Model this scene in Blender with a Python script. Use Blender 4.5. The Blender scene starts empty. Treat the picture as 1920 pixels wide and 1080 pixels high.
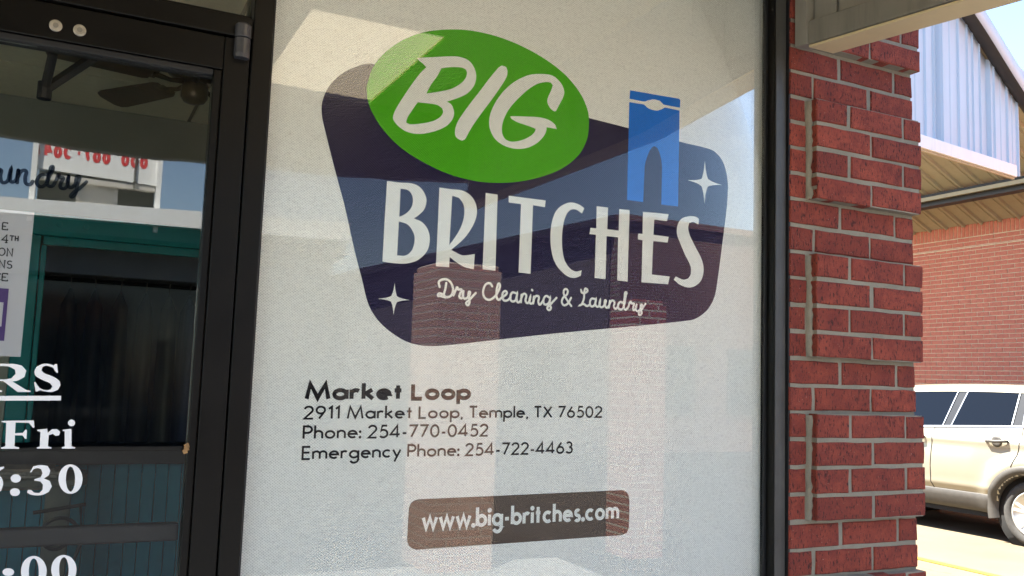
import bpy, bmesh, math, random, json
from mathutils import Vector, Matrix
from mathutils.geometry import tessellate_polygon
random.seed(7)
SC = bpy.context.scene
COL = SC.collection
R = math.radians

# ------------------------------------------------------------------ camera, sky, sun, exposure
cam_d = bpy.data.cameras.new('camera')
cam = bpy.data.objects.new('camera', cam_d); COL.objects.link(cam)
cam_d.sensor_width = 36.0; cam_d.lens = 36.0*1680/1920
cam_d.clip_start = 0.05; cam_d.clip_end = 2000
_y, _p, _r = R(26.235), R(5.8955), R(1.941)
_fw = Vector((math.sin(_y)*math.cos(_p), math.cos(_y)*math.cos(_p), math.sin(_p)))
_rt = Vector((math.cos(_y), -math.sin(_y), 0)); _up = _rt.cross(_fw)
_rt2 = _rt*math.cos(_r)+_up*math.sin(_r); _up2 = -_rt*math.sin(_r)+_up*math.cos(_r)
M = Matrix((_rt2, _up2, -_fw)).transposed().to_4x4()
M.translation = Vector((-1.6255, -1.708, 1.55))
cam.matrix_world = M
SC.camera = cam

SUN_EL, SUN_AZ = R(60), R(-50)          # azimuth measured from +Y towards +X
world = bpy.data.worlds.new('World'); SC.world = world; world.use_nodes = True
wn = world.node_tree
for n in list(wn.nodes): wn.nodes.remove(n)
sky = wn.nodes.new('ShaderNodeTexSky'); sky.sky_type = 'NISHITA'; sky.sun_disc = False
sky.sun_elevation = SUN_EL; sky.sun_rotation = SUN_AZ % (2*math.pi)
sky.air_density = 1.0; sky.dust_density = 0.25; sky.ozone_density = 1.2
bg = wn.nodes.new('ShaderNodeBackground'); bg.inputs['Strength'].default_value = 0.06
wo = wn.nodes.new('ShaderNodeOutputWorld')
wn.links.new(sky.outputs[0], bg.inputs[0]); wn.links.new(bg.outputs[0], wo.inputs[0])

sun_d = bpy.data.lights.new('sun', 'SUN'); sun_d.energy = 4.8; sun_d.angle = R(0.53); sun_d.color = (1.0, 0.95, 0.86)
sun = bpy.data.objects.new('sun', sun_d); COL.objects.link(sun)
sdir = Vector((math.sin(SUN_AZ)*math.cos(SUN_EL), math.cos(SUN_AZ)*math.cos(SUN_EL), math.sin(SUN_EL)))
sun.rotation_euler = sdir.to_track_quat('Z', 'Y').to_euler()
sun.location = sdir*30

vs = SC.view_settings
vs.view_transform = 'Standard'; vs.look = 'None'; vs.gamma = 1.0; vs.use_curve_mapping = False
vs.exposure = 3.1
SC.cycles.max_bounces = 10; SC.cycles.diffuse_bounces = 5; SC.cycles.glossy_bounces = 5
SC.cycles.transparent_max_bounces = 16; SC.cycles.transmission_bounces = 6
SC.cycles.caustics_reflective = False; SC.cycles.caustics_refractive = False
SC.cycles.sample_clamp_indirect = 6.0
SC.cycles.use_denoising = True

# ------------------------------------------------------------------ materials
def node_mat(name):
    m = bpy.data.materials.new(name); m.use_nodes = True
    nt = m.node_tree
    b = nt.nodes['Principled BSDF']
    return m, nt, b
def N(nt, t, **kw):
    n = nt.nodes.new(t)
    for k, v in kw.items():
        if hasattr(n, k): setattr(n, k, v)
        else: n.inputs[k].default_value = v
    return n
def math_n(nt, op, a, b=None, c=None):
    n = nt.nodes.new('ShaderNodeMath'); n.operation = op
    for i, v in enumerate((a, b, c)):
        if v is None: continue
        if isinstance(v, (int, float)): n.inputs[i].default_value = v
        else: nt.links.new(v, n.inputs[i])
    return n.outputs[0]
def mixc(nt, f, a, b, blend='MIX'):
    n = nt.nodes.new('ShaderNodeMix'); n.data_type = 'RGBA'; n.blend_type = blend
    for sock, v in ((n.inputs[0], f), (n.inputs[6], a), (n.inputs[7], b)):
        if isinstance(v, (int, float)): sock.default_value = v
        elif isinstance(v, tuple): sock.default_value = v if len(v) == 4 else v+(1,)
        else: nt.links.new(v, sock)
    return n.outputs[2]
def ramp(nt, f, lo, hi):
    n = nt.nodes.new('ShaderNodeMapRange'); n.clamp = True
    nt.links.new(f, n.inputs[0]); n.inputs[1].default_value = lo; n.inputs[2].default_value = hi
    return n.outputs[0]
def coords(nt, scale=(1, 1, 1), kind='Object', rand=False):
    tc = nt.nodes.new('ShaderNodeTexCoord')
    mp = nt.nodes.new('ShaderNodeMapping'); mp.inputs['Scale'].default_value = scale
    nt.links.new(tc.outputs[kind], mp.inputs['Vector'])
    if rand:
        oi = nt.nodes.new('ShaderNodeObjectInfo')
        cb = nt.nodes.new('ShaderNodeCombineXYZ')
        v = math_n(nt, 'MULTIPLY', oi.outputs['Random'], 37.0)
        for i in range(3): nt.links.new(v, cb.inputs[i])
        nt.links.new(cb.outputs[0], mp.inputs['Location'])
    return mp.outputs[0]
def noise(nt, vec, scale, detail=4, rough=.55):
    n = nt.nodes.new('ShaderNodeTexNoise'); n.inputs['Scale'].default_value = scale
    n.inputs['Detail'].default_value = detail; n.inputs['Roughness'].default_value = rough
    if vec is not None: nt.links.new(vec, n.inputs['Vector'])
    return n.outputs[0]
def bump(nt, b, h, strength=.3, dist=.002):
    n = nt.nodes.new('ShaderNodeBump'); n.inputs['Strength'].default_value = strength; n.inputs['Distance'].default_value = dist
    nt.links.new(h, n.inputs['Height']); nt.links.new(n.outputs[0], b.inputs['Normal'])
def plain(name, col, rough=.5, metal=0., var=.12, vscale=8., bmp=.0, bscale=60., spec=.5, stretch=(1, 1, 1)):
    m, nt, b = node_mat(name)
    v = coords(nt, stretch)
    f = ramp(nt, noise(nt, v, vscale, 5, .6), .3, .7)
    lo = tuple(c*(1-var) for c in col); hi = tuple(min(1, c*(1+var)) for c in col)
    nt.links.new(mixc(nt, f, lo, hi), b.inputs['Base Color'])
    b.inputs['Roughness'].default_value = rough; b.inputs['Metallic'].default_value = metal
    b.inputs['Specular IOR Level'].default_value = spec
    if bmp: bump(nt, b, noise(nt, v, bscale, 4), bmp, .002)
    return m
def streaky(name, col, dirt, rough=.45, metal=0., amt=.5):
    m, nt, b = node_mat(name)
    v = coords(nt, (14, 14, 1.3)); v2 = coords(nt)
    f = ramp(nt, noise(nt, v, 1.0, 6, .65), .45, .8)
    f2 = ramp(nt, noise(nt, v2, 3.0, 6, .6), .35, .75)
    k = math_n(nt, 'MULTIPLY', math_n(nt, 'MAXIMUM', f, math_n(nt, 'MULTIPLY', f2, .6)), amt)
    nt.links.new(mixc(nt, k, col, dirt), b.inputs['Base Color'])
    b.inputs['Roughness'].default_value = rough; b.inputs['Metallic'].default_value = metal
    bump(nt, b, noise(nt, v2, 9, 3), .08, .004)
    return m
def brick_piece(name, c1, c2, c3, mott=1.0):
    m, nt, b = node_mat(name)
    v = coords(nt, (1, 1, 1), rand=True)
    vs_ = coords(nt, (270, 270, 85), rand=True)
    oi = nt.nodes.new('ShaderNodeObjectInfo')
    base = mixc(nt, oi.outputs['Random'], c1, c2)
    base = mixc(nt, ramp(nt, noise(nt, v, 22, 5, .6), .35, .7), base, c3)
    pit = ramp(nt, noise(nt, vs_, 1.0, 3, .55), .55, .66)
    pit2 = ramp(nt, noise(nt, v, 420, 2, .5), .60, .68)
    pits = math_n(nt, 'MULTIPLY', math_n(nt, 'MAXIMUM', pit, math_n(nt, 'MULTIPLY', pit2, .7)), .82*mott)
    base = mixc(nt, pits, base, (.018, .006, .006))
    spk = ramp(nt, noise(nt, v, 330, 1, .4), .76, .80)
    base = mixc(nt, math_n(nt, 'MULTIPLY', spk, .6), base, (.55, .45, .38))
    nt.links.new(base, b.inputs['Base Color']); b.inputs['Roughness'].default_value = .9
    h = math_n(nt, 'SUBTRACT', noise(nt, v, 150, 4), math_n(nt, 'MULTIPLY', pits, 1.2))
    bump(nt, b, h, .8, .0022)
    return m
def mortar_mat(name, col):
    m, nt, b = node_mat(name)
    v = coords(nt)
    f = ramp(nt, noise(nt, v, 10, 6, .65), .3, .7); g = noise(nt, v, 420, 3, .6)
    c = mixc(nt, f, tuple(x*.8 for x in col), tuple(min(1, x*1.15) for x in col))
    c = mixc(nt, math_n(nt, 'MULTIPLY', ramp(nt, g, .52, .75), .5), c, tuple(x*.5 for x in col))
    nt.links.new(c, b.inputs['Base Color']); b.inputs['Roughness'].default_value = .95
    bump(nt, b, g, .6, .002)
    return m
def brick_tex(name, c1, c2, mort, along='X'):
    """far brickwork whose pieces are too small to tell apart"""
    m, nt, b = node_mat(name)
    tc = nt.nodes.new('ShaderNodeTexCoord'); sp = nt.nodes.new('ShaderNodeSeparateXYZ'); cb = nt.nodes.new('ShaderNodeCombineXYZ')
    nt.links.new(tc.outputs['Object'], sp.inputs[0])
    nt.links.new(sp.outputs[0 if along == 'X' else 1], cb.inputs[0]); nt.links.new(sp.outputs[2], cb.inputs[1])
    br = nt.nodes.new('ShaderNodeTexBrick'); br.inputs['Scale'].default_value = 1.0
    br.inputs['Brick Width'].default_value = .203; br.inputs['Row Height'].default_value = .0677; br.inputs['Mortar Size'].default_value = .009
    br.inputs['Color1'].default_value = c1+(1,); br.inputs['Color2'].default_value = c2+(1,); br.inputs['Mortar'].default_value = mort+(1,)
    nt.links.new(cb.outputs[0], br.inputs['Vector'])
    nt.links.new(br.outputs[0], b.inputs['Base Color']); b.inputs['Roughness'].default_value = .9
    bump(nt, b, math_n(nt, 'SUBTRACT', 1.0, br.outputs[1]), .5, .006)
    return m
def weave(name, col, dark=.55):
    """printed sun-screen fabric: fine basket weave with open pores"""
    m, nt, b = node_mat(name)
    tc = nt.nodes.new('ShaderNodeTexCoord'); sp = nt.nodes.new('ShaderNodeSeparateXYZ'); nt.links.new(tc.outputs['Object'], sp.inputs[0])
    wv = noise(nt, coords(nt, (1, 1, 1)), 1.6, 2)
    x = math_n(nt, 'ADD', sp.outputs[0], math_n(nt, 'MULTIPLY', wv, .006)); z = math_n(nt, 'ADD', sp.outputs[2], math_n(nt, 'MULTIPLY', wv, .004))
    sx = math_n(nt, 'SINE', math_n(nt, 'MULTIPLY', x, 2*math.pi/.0064)); sz = math_n(nt, 'SINE', math_n(nt, 'MULTIPLY', z, 2*math.pi/.0052))
    w = math_n(nt, 'MULTIPLY', sx, sz)
    thread = noise(nt, coords(nt, (95, 95, 560)), 1.0, 2, .5)
    thread2 = noise(nt, coords(nt, (460, 460, 95)), 1.0, 2, .5)
    fine = noise(nt, coords(nt), 260, 2, .5)
    k = math_n(nt, 'ADD', math_n(nt, 'MULTIPLY', ramp(nt, w, .0, .8), .46), math_n(nt, 'MULTIPLY', ramp(nt, thread, .45, .8), .20))
    k = math_n(nt, 'ADD', k, math_n(nt, 'MULTIPLY', ramp(nt, thread2, .5, .8), .14))
    k = math_n(nt, 'ADD', k, math_n(nt, 'MULTIPLY', ramp(nt, fine, .5, .75), .18))
    lo = tuple(c*dark for c in col)
    nt.links.new(mixc(nt, k, col, lo), b.inputs['Base Color'])
    b.inputs['Roughness'].default_value = .75; b.inputs['Specular IOR Level'].default_value = .2
    bump(nt, b, math_n(nt, 'ADD', w, thread), .25, .0008)
    return m
def glass(name, base_refl, tint=(.93, .95, .93), fres=1.0):
    """architectural glazing: clear pane, reflection grows with angle"""
    m = bpy.data.materials.new(name); m.use_nodes = True; nt = m.node_tree
    for n in list(nt.nodes): nt.nodes.remove(n)
    o = nt.nodes.new('ShaderNodeOutputMaterial'); tr = nt.nodes.new('ShaderNodeBsdfTransparent'); gl = nt.nodes.new('ShaderNodeBsdfGlossy')
    tr.inputs[0].default_value = tint+(1,); gl.inputs['Roughness'].default_value = 0.0; gl.inputs['Color'].default_value = (1, 1, 1, 1)
    fr = nt.nodes.new('ShaderNodeFresnel'); fr.inputs['IOR'].default_value = 1.45
    f = math_n(nt, 'ADD', math_n(nt, 'MULTIPLY', fr.outputs[0], fres), base_refl)
    mx = nt.nodes.new('ShaderNodeMixShader'); nt.links.new(f, mx.inputs[0]); nt.links.new(tr.outputs[0], mx.inputs[1]); nt.links.new(gl.outputs[0], mx.inputs[2])
    nt.links.new(mx.outputs[0], o.inputs[0])
    return m

def worn_frame(name, col, rough):
    m, nt, b = node_mat(name)
    v = coords(nt); v1 = coords(nt, (3, 3, 160)); v2 = coords(nt, (160, 160, 2.5))
    scr = math_n(nt, 'MAXIMUM', ramp(nt, noise(nt, v1, 1.0, 2, .4), .74, .80), ramp(nt, noise(nt, v2, 1.0, 2, .4), .76, .80))
    dust = ramp(nt, noise(nt, v, 5, 6, .7), .45, .85); spk = ramp(nt, noise(nt, v, 240, 2, .5), .74, .8)
    c = mixc(nt, math_n(nt, 'MULTIPLY', dust, .25), col, (.018, .016, .014))
    c = mixc(nt, math_n(nt, 'MULTIPLY', math_n(nt, 'MAXIMUM', scr, spk), .35), c, (.06, .055, .05))
    nt.links.new(c, b.inputs['Base Color']); b.inputs['Specular IOR Level'].default_value = .14
    nt.links.new(math_n(nt, 'ADD', math_n(nt, 'MULTIPLY', dust, .25), rough-.1), b.inputs['Roughness'])
    bump(nt, b, noise(nt, v, 12, 3), .06, .004)
    return m
MT = {}
MT['brick'] = brick_piece('red_wirecut_brick', (.20, .034, .019), (.35, .066, .036), (.17, .027, .018))
MT['brick_far'] = brick_piece('far_red_brick', (.62, .20, .125), (.68, .24, .15), (.56, .165, .105), .5)
MT['mortar'] = mortar_mat('mortar', (.26, .235, .18))
MT['mortar_far'] = mortar_mat('pale_mortar', (.78, .66, .44))
MT['brick_wall'] = brick_tex('brickwork', (.30, .09, .07), (.36, .11, .08), (.5, .46, .38), 'X')
MT['brick_dull'] = brick_tex('brown_brickwork', (.13, .05, .04), (.16, .065, .05), (.2, .17, .14), 'X')
MT['brick_tan'] = brick_tex('tan_brickwork', (.60, .34, .25), (.67, .39, .29), (.70, .56, .45), 'X')
MT['brick_wall_y'] = brick_tex('brickwork_side', (.62, .20, .125), (.68, .24, .15), (.76, .64, .42), 'Y')
MT['frame'] = worn_frame('dark_bronze_aluminium', (.0052, .0046, .0038), .45)
MT['frame_lit'] = plain('lit_bronze_aluminium', (.055, .054, .05), .45, 0, .25, 10, .05, 300, .4)
MT['gasket'] = plain('black_rubber', (.006, .006, .007), .6)
MT['hinge'] = plain('grey_hinge', (.05, .05, .055), .4, 0, .2, 20)
MT['steel'] = plain('dull_screw_steel', (.42, .38, .30), .4, .4, .3, 90)
MT['white_vinyl'] = plain('white_vinyl', (.82, .83, .84), .5, 0, .03)
MT['black_vinyl'] = plain('black_vinyl', (.008, .008, .010), .5)
MT['fabric'] = weave('white_screen_fabric', (.89, .905, .845), .34)
MT['navy'] = weave('navy_print', (.016, .012, .048), .7)
MT['green'] = weave('green_print', (.075, .43, .008), .55)
MT['blue'] = weave('blue_print', (.004, .17, .70), .6)
MT['brown'] = weave('brown_print', (.125, .095, .074), .65)
MT['print_white'] = weave('white_print', (.88, .90, .84), .45)
MT['print_black'] = weave('black_print', (.016, .014, .014), .7)
MT['sign_glass'] = glass('sign_glazing', .0, (.985, .99, .985), 0.48)
MT['door_glass'] = glass('door_glazing', .036, (.95, .96, .95), 0.55)
MT['clear_glass'] = glass('clear_glazing', .0, (.95, .97, .95), 1.0)
MT['tan_metal'] = streaky('tan_ribbed_metal', (.40, .35, .235), (.27, .23, .155), .55)
MT['grey_metal'] = streaky('grey_painted_metal', (.30, .28, .235), (.16, .15, .13), .5)
MT['rail_metal'] = streaky('weathered_rail', (.24, .22, .18), (.10, .095, .08), .5, 0, .8)
MT['pale_metal'] = streaky('pale_blue_grey_metal', (.47, .54, .64), (.40, .44, .48), .4, 0, .35)
MT['dark_metal'] = plain('dark_steel', (.03, .026, .022), .6)
MT['trim_white'] = streaky('white_trim', (.78, .79, .78), (.55, .54, .50), .4, 0, .5)


def film_mat():
    m = bpy.data.materials.new('sky_tinted_vinyl'); m.use_nodes = True; nt = m.node_tree
    for n in list(nt.nodes): nt.nodes.remove(n)
    o = nt.nodes.new('ShaderNodeOutputMaterial'); tr = nt.nodes.new('ShaderNodeBsdfTransparent'); df = nt.nodes.new('ShaderNodeBsdfDiffuse'); mx = nt.nodes.new('ShaderNodeMixShader')
    tr.inputs[0].default_value = (.75, .85, 1, 1); df.inputs[0].default_value = (.004, .006, .012, 1); mx.inputs[0].default_value = .62  # see-through blue tint stands in for sky mirrored on the black decal
    nt.links.new(tr.outputs[0], mx.inputs[1]); nt.links.new(df.outputs[0], mx.inputs[2]); nt.links.new(mx.outputs[0], o.inputs[0])
    return m
MT['film'] = film_mat()
def ground_mat():
    m, nt, b = node_mat('sun_bleached_concrete')
    v = coords(nt)
    c = mixc(nt, ramp(nt, noise(nt, v, .8, 6, .6), .3, .7), (.105, .078, .044), (.14, .108, .064))
    c = mixc(nt, math_n(nt, 'MULTIPLY', ramp(nt, noise(nt, v, 60, 4, .6), .55, .75), .4), c, (.06, .046, .03))
    vo = nt.nodes.new('ShaderNodeTexVoronoi'); vo.feature = 'DISTANCE_TO_EDGE'; vo.inputs['Scale'].default_value = .55
    wv = nt.nodes.new('ShaderNodeVectorMath'); wv.operation = 'ADD'
    nz = nt.nodes.new('ShaderNodeTexNoise'); nz.inputs['Scale'].default_value = 2.2; nz.inputs['Detail'].default_value = 6
    nt.links.new(v, nz.inputs['Vector']); sc = nt.nodes.new('ShaderNodeVectorMath'); sc.operation = 'SCALE'; sc.inputs['Scale'].default_value = .55
    nt.links.new(nz.outputs[1], sc.inputs[0]); nt.links.new(v, wv.inputs[0]); nt.links.new(sc.outputs[0], wv.inputs[1]); nt.links.new(wv.outputs[0], vo.inputs['Vector'])
    crack = math_n(nt, 'SUBTRACT', 1.0, ramp(nt, vo.outputs['Distance'], .002, .009))
    gate = ramp(nt, noise(nt, v, 1.1, 2), .48, .6)
    c = mixc(nt, math_n(nt, 'MULTIPLY', math_n(nt, 'MULTIPLY', crack, gate), .8), c, (.05, .04, .03))
    nt.links.new(c, b.inputs['Base Color']); b.inputs['Roughness'].default_value = .9
    bump(nt, b, math_n(nt, 'SUBTRACT', noise(nt, v, 160, 4), crack), .4, .004)
    return m
MT['concrete'] = ground_mat()

# ------------------------------------------------------------------ mesh helpers
class MB:
    def __init__(s): s.v = []; s.f = []
    def add(s, vs_, fs):
        o = len(s.v); s.v += [tuple(p) for p in vs_]; s.f += [tuple(i+o for i in f) for f in fs]; return s
    def box(s, x0, x1, y0, y1, z0, z1):
        return s.add([(x0, y0, z0), (x1, y0, z0), (x1, y1, z0), (x0, y1, z0), (x0, y0, z1), (x1, y0, z1), (x1, y1, z1), (x0, y1, z1)],
                     [(0, 3, 2, 1), (4, 5, 6, 7), (0, 1, 5, 4), (1, 2, 6, 5), (2, 3, 7, 6), (3, 0, 4, 7)])
    def prism(s, poly, axis, a0, a1):
        """closed 2-D outline extruded along axis; poly gives the two other coordinates in xyz order"""
        def P(q, a): return (a, q[0], q[1]) if axis == 'x' else ((q[0], a, q[1]) if axis == 'y' else (q[0], q[1], a))
        n = len(poly); tri = tessellate_polygon([[Vector((q[0], q[1], 0)) for q in poly]])
        vv = [P(q, a0) for q in poly]+[P(q, a1) for q in poly]
        ff = [t for t in tri]+[(t[0]+n, t[2]+n, t[1]+n) for t in tri]+[(i, (i+1) % n, (i+1) % n+n, i+n) for i in range(n)]
        return s.add(vv, ff)
    def flat(s, polys, y):
        """printed outline (first) with holes, facing -Y"""
        tri = tessellate_polygon([[Vector((q[0], q[1], 0)) for q in p] for p in polys])
        flatp = [q for p in polys for q in p]
        return s.add([(q[0], y, q[1]) for q in flatp], tri)
    def tube(s, pts, r, n=10, cap=True):
        pts = [Vector(p) for p in pts]; rr = r if isinstance(r, (list, tuple)) else [r]*len(pts); rings = []
        for i, p in enumerate(pts):
            t = (pts[min(i+1, len(pts)-1)]-pts[max(i-1, 0)]).normalized()
            a = t.cross(Vector((0, 0, 1)));
            if a.length < 1e-4: a = t.cross(Vector((0, 1, 0)))
            a.normalize(); b = t.cross(a)
            rings.append([p+(a*math.cos(2*math.pi*k/n)+b*math.sin(2*math.pi*k/n))*rr[i] for k in range(n)])
        vv = [q for r_ in rings for q in r_]; ff = []
        for i in range(len(pts)-1):
            for k in range(n): ff.append((i*n+k, i*n+(k+1) % n, (i+1)*n+(k+1) % n, (i+1)*n+k))
        if cap: ff += [tuple(range(n))[::-1], tuple(range((len(pts)-1)*n, len(pts)*n))]
        return s.add(vv, ff)
    def lathe(s, prof, c, axis='z', n=28):
        """profile [(radius, height)] spun round an axis through c"""
        vv = []; ff = []; c = Vector(c)
        for r_, h in prof:
            for k in range(n):
                a = 2*math.pi*k/n; u, w = r_*math.cos(a), r_*math.sin(a)
                vv.append(c+Vector({'z': (u, w, h), 'y': (u, h, w), 'x': (h, u, w)}[axis]))
        for i in range(len(prof)-1):
            for k in range(n): ff.append((i*n+k, i*n+(k+1) % n, (i+1)*n+(k+1) % n, (i+1)*n+k))
        ff += [tuple(range(n))[::-1], tuple(range((len(prof)-1)*n, len(prof)*n))]
        return s.add(vv, ff)
    def grid(s, rows, closed=False):
        h, w = len(rows), len(rows[0]); vv = [p for r_ in rows for p in r_]; ff = []
        for i in range(h-1):
            for k in range(w-1): ff.append((i*w+k, i*w+k+1, (i+1)*w+k+1, (i+1)*w+k))
        return s.add(vv, ff)
    def mesh(s, name, m, smooth=False, fix=True):
        me = bpy.data.meshes.new(name); me.from_pydata(s.v, [], s.f); me.materials.append(m)
        if fix:
            bm = bmesh.new(); bm.from_mesh(me); bmesh.ops.recalc_face_normals(bm, faces=bm.faces); bm.to_mesh(me); bm.free()
        if smooth:
            for p in me.polygons: p.use_smooth = True
        return me
    def build(s, name, m, parent=None, smooth=False, bevel=0., fix=True):
        return put(name, s.mesh(name, m, smooth, fix), parent, bevel)
def put(name, me, parent=None, bevel=0.):
    o = bpy.data.objects.new(name, me); COL.objects.link(o)
    if parent is not None: o.parent = parent
    if bevel:
        md = o.modifiers.new('bevel', 'BEVEL'); md.width = bevel; md.segments = 2; md.limit_method = 'ANGLE'
    return o
def thing(name, label, cat, group=None, loc=(0, 0, 0)):
    o = bpy.data.objects.new(name, None); COL.objects.link(o); o.empty_display_size = .1; o.location = loc
    o['label'] = label; o['category'] = cat
    if group: o['group'] = group
    return o
def tag(o, label, cat, group=None):
    o['label'] = label; o['category'] = cat
    if group: o['group'] = group
    return o
def struct(o): o['kind'] = 'structure'; return o
def catmull(pts, n=5, closed=False, corner=50, loose=False):
    """smooth a traced outline, leaving sharp corners sharp"""
    P = [Vector((p[0], p[1])) for p in pts]; L = len(P); out = []
    def sharp(i):
        if not closed and i in (0, L-1): return True
        a = P[i]-P[i-1]; b = P[(i+1) % L]-P[i]
        if a.length < 1e-9 or b.length < 1e-9: return True
        return a.angle(b) > R(corner)
    for i in range(L if closed else L-1):
        p1, p2 = P[i], P[(i+1) % L]
        p0 = p1+(p1-p2)*.0 if sharp(i) else P[i-1]
        p3 = p2 if sharp((i+1) % L) else P[(i+2) % L]
        sl = (p2-p1).length
        def tan(j):
            a = P[j]-P[j-1]; b = P[(j+1) % L]-P[j]
            t = a.normalized()+b.normalized() if loose else a*a.length+b*b.length      # follows the longer neighbour
            return t.normalized()*sl
        m1 = tan(i) if not sharp(i) else (p2-p1)
        m2 = tan((i+1) % L) if not sharp((i+1) % L) else (p2-p1)
        for k in range(n):
            t = k/n; t2, t3 = t*t, t*t*t
            q = p1*(2*t3-3*t2+1)+m1*(t3-2*t2+t)+p2*(-2*t3+3*t2)+m2*(t3-t2)
            out.append((q.x, q.y))
    if not closed: out.append((P[-1].x, P[-1].y))
    return out
_layer = [0]
def ribbon(mb, pts, w, y, closed=False, caps=True):
    """flat brush stroke of width w; each stroke lies a hair in front of the last"""
    _layer[0] = (_layer[0]+1) % 12; y = y-_layer[0]*2.5e-5
    P = [Vector(p) for p in pts]; L = len(P); l = []; r_ = []
    for i in range(L):
        a = P[i]-P[i-1] if (i > 0 or closed) else P[1]-P[0]
        b = P[(i+1) % L]-P[i] if (i < L-1 or closed) else a
        a = a.normalized(); b = b.normalized(); t = (a+b)
        if t.length < 1e-5: t = a
        t.normalize(); nn = Vector((-t.y, t.x)); c = max(.45, nn.dot(Vector((-a.y, a.x))))
        l.append(P[i]+nn*w/2/c); r_.append(P[i]-nn*w/2/c)
    dy = 0 if closed else 4e-4/max(L, 60)        # rises along its length, so that a loop crosses over itself
    vv = [(q.x, y-dy*i, q.y) for i, q in enumerate(l)]+[(q.x, y-dy*i, q.y) for i, q in enumerate(r_)]; ff = []
    for i in range(L if closed else L-1): j = (i+1) % L; ff.append((i, j, j+L, i+L))
    mb.add(vv, ff)
    if caps and not closed:
        for e in (0, L-1):
            c = P[e]; k = 10; d = (P[1]-P[0] if e == 0 else P[-2]-P[-1]).normalized(); s0 = math.atan2(-d.y, -d.x)-math.pi/2
            ye = y-dy*e; mb.add([(c.x, ye, c.y)]+[(c.x+w/2*math.cos(s0+math.pi*q/k), ye, c.y+w/2*math.sin(s0+math.pi*q/k)) for q in range(k+1)], [(0, q+1, q+2) for q in range(k)])

# ------------------------------------------------------------------ stroke alphabet (round geometric sans, cap height 1)
def arc(cx, cy, rx, ry, a0, a1, n=18): return [(cx+rx*math.cos(R(a0+(a1-a0)*i/n)), cy+ry*math.sin(R(a0+(a1-a0)*i/n))) for i in range(n+1)]
def ring(cx, cy, rx, ry, n=28): return ('o', [(cx+rx*math.cos(2*math.pi*i/n), cy+ry*math.sin(2*math.pi*i/n)) for i in range(n)])
def dot(x, y): return ('d', (x, y))
XH = .62
bowl = ring(.29, .31, .27, .27)
GL = {
 'M': (1.0, [[(0.02, 0), (.16, .98), (.5, .06), (.84, .98), (.98, 0)]]),
 'a': (.58, [bowl, [(.57, 0), (.57, XH)]]), 'r': (.33, [[(0, 0), (0, XH)], arc(.2, .36, .2, .22, 180, 48)]),
 'k': (.44, [[(0, 0), (0, 1.06)], [(.40, XH), (.02, .29)], [(.12, .37), (.44, 0)]]),
 'e': (.58, [[(.02, .33), (.55, .33)]+arc(.29, .31, .27, .27, 4, 312)]),
 't': (.32, [[(.16, 0), (.16, .92)], [(0, .58), (.32, .58)]]), 'L': (.44, [[(0, 1), (0, 0), (.44, 0)]]), 'o': (.58, [bowl]),
 'p': (.57, [[(0, -.38), (0, XH)], bowl]), 'b': (.57, [[(0, 0), (0, 1.06)], bowl]),
 '0': (.58, [ring(.29, .49, .27, .48)]), '1': (.24, [[(.02, .80), (.22, .98), (.22, 0)]]),
 '2': (.54, [arc(.27, .72, .25, .26, 168, -32)+[(0.02, 0.0), (.55, 0)]]),
 '3': (.5, [arc(.25, .74, .21, .24, 150, -88), arc(.25, .27, .25, .27, 88, -152)]),
 '4': (.62, [[(.45, 0), (.45, .98), (.0, .24), (.62, .24)]]),
 '5': (.54, [[(.50, .98), (.18, .98), (.10, .56)]+arc(.25, .32, .28, .31, 118, -140)]),
 '6': (.56, [ring(.28, .29, .26, .28), [(.05, .42), (.37, .98)]]), '7': (.54, [[(0, .98), (.52, .98), (.14, 0)]]),
 '8': (.54, [ring(.27, .74, .20, .23), ring(.27, .26, .26, .26)]),
 '9': (.56, [ring(.28, .70, .26, .28), [(.51, .57), (.19, 0)]]),
 'T': (.54, [[(0, .98), (.54, .98)], [(.27, .98), (.27, 0)]]), 'X': (.62, [[(0, 0), (.6, .98)], [(.02, .98), (.62, 0)]]),
 'm': (.84, [[(0, 0), (0, XH)], arc(.21, .39, .21, .21, 180, 0)+[(.42, 0)], arc(.63, .39, .21, .21, 180, 0)+[(.84, 0)]]),
 'n': (.46, [[(0, 0), (0, XH)], arc(.23, .37, .23, .23, 180, 0)+[(.46, 0)]]), 'h': (.46, [[(0, 0), (0, 1.06)], arc(.23, .37, .23, .23, 180, 0)+[(.46, 0)]]),
 'l': (.0, [[(0, 0), (0, 1.06)]]), 'i': (.0, [[(0, 0), (0, XH)], dot(0, .86)]),
 'P': (.5, [[(0, 0), (0, .98), (.24, .98)]+arc(.24, .72, .26, .26, 90, -90)+[(0, .46)]]),
 'E': (.46, [[(.46, .98), (0, .98), (0, 0), (.46, 0)], [(0, .52), (.43, .52)]]),
 'g': (.57, [bowl, [(.57, XH), (.57, -.1)]+arc(.30, -.1, .27, .28, 0, -155)]),
 'c': (.5, [arc(.29, .31, .27, .27, 48, 312)]), 'y': (.5, [[(0, XH), (.26, .03)], [(.5, XH), (.10, -.38)]]),
 'w': (.84, [[(0, XH), (.2, .02), (.42, XH), (.64, .02), (.84, XH)]]),
 's': (.36, [arc(.19, .46, .14, .155, 40, 262)+arc(.17, .155, .165, .155, 82, -145)]),
 '.': (.0, [dot(0, .05)]), ':': (.0, [dot(0, .05), dot(0, .5)]), ',': (.04, [[(.05, .08), (-.02, -.16)]]), '-': (.26, [[(0, .33), (.26, .33)]]),
}
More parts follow.
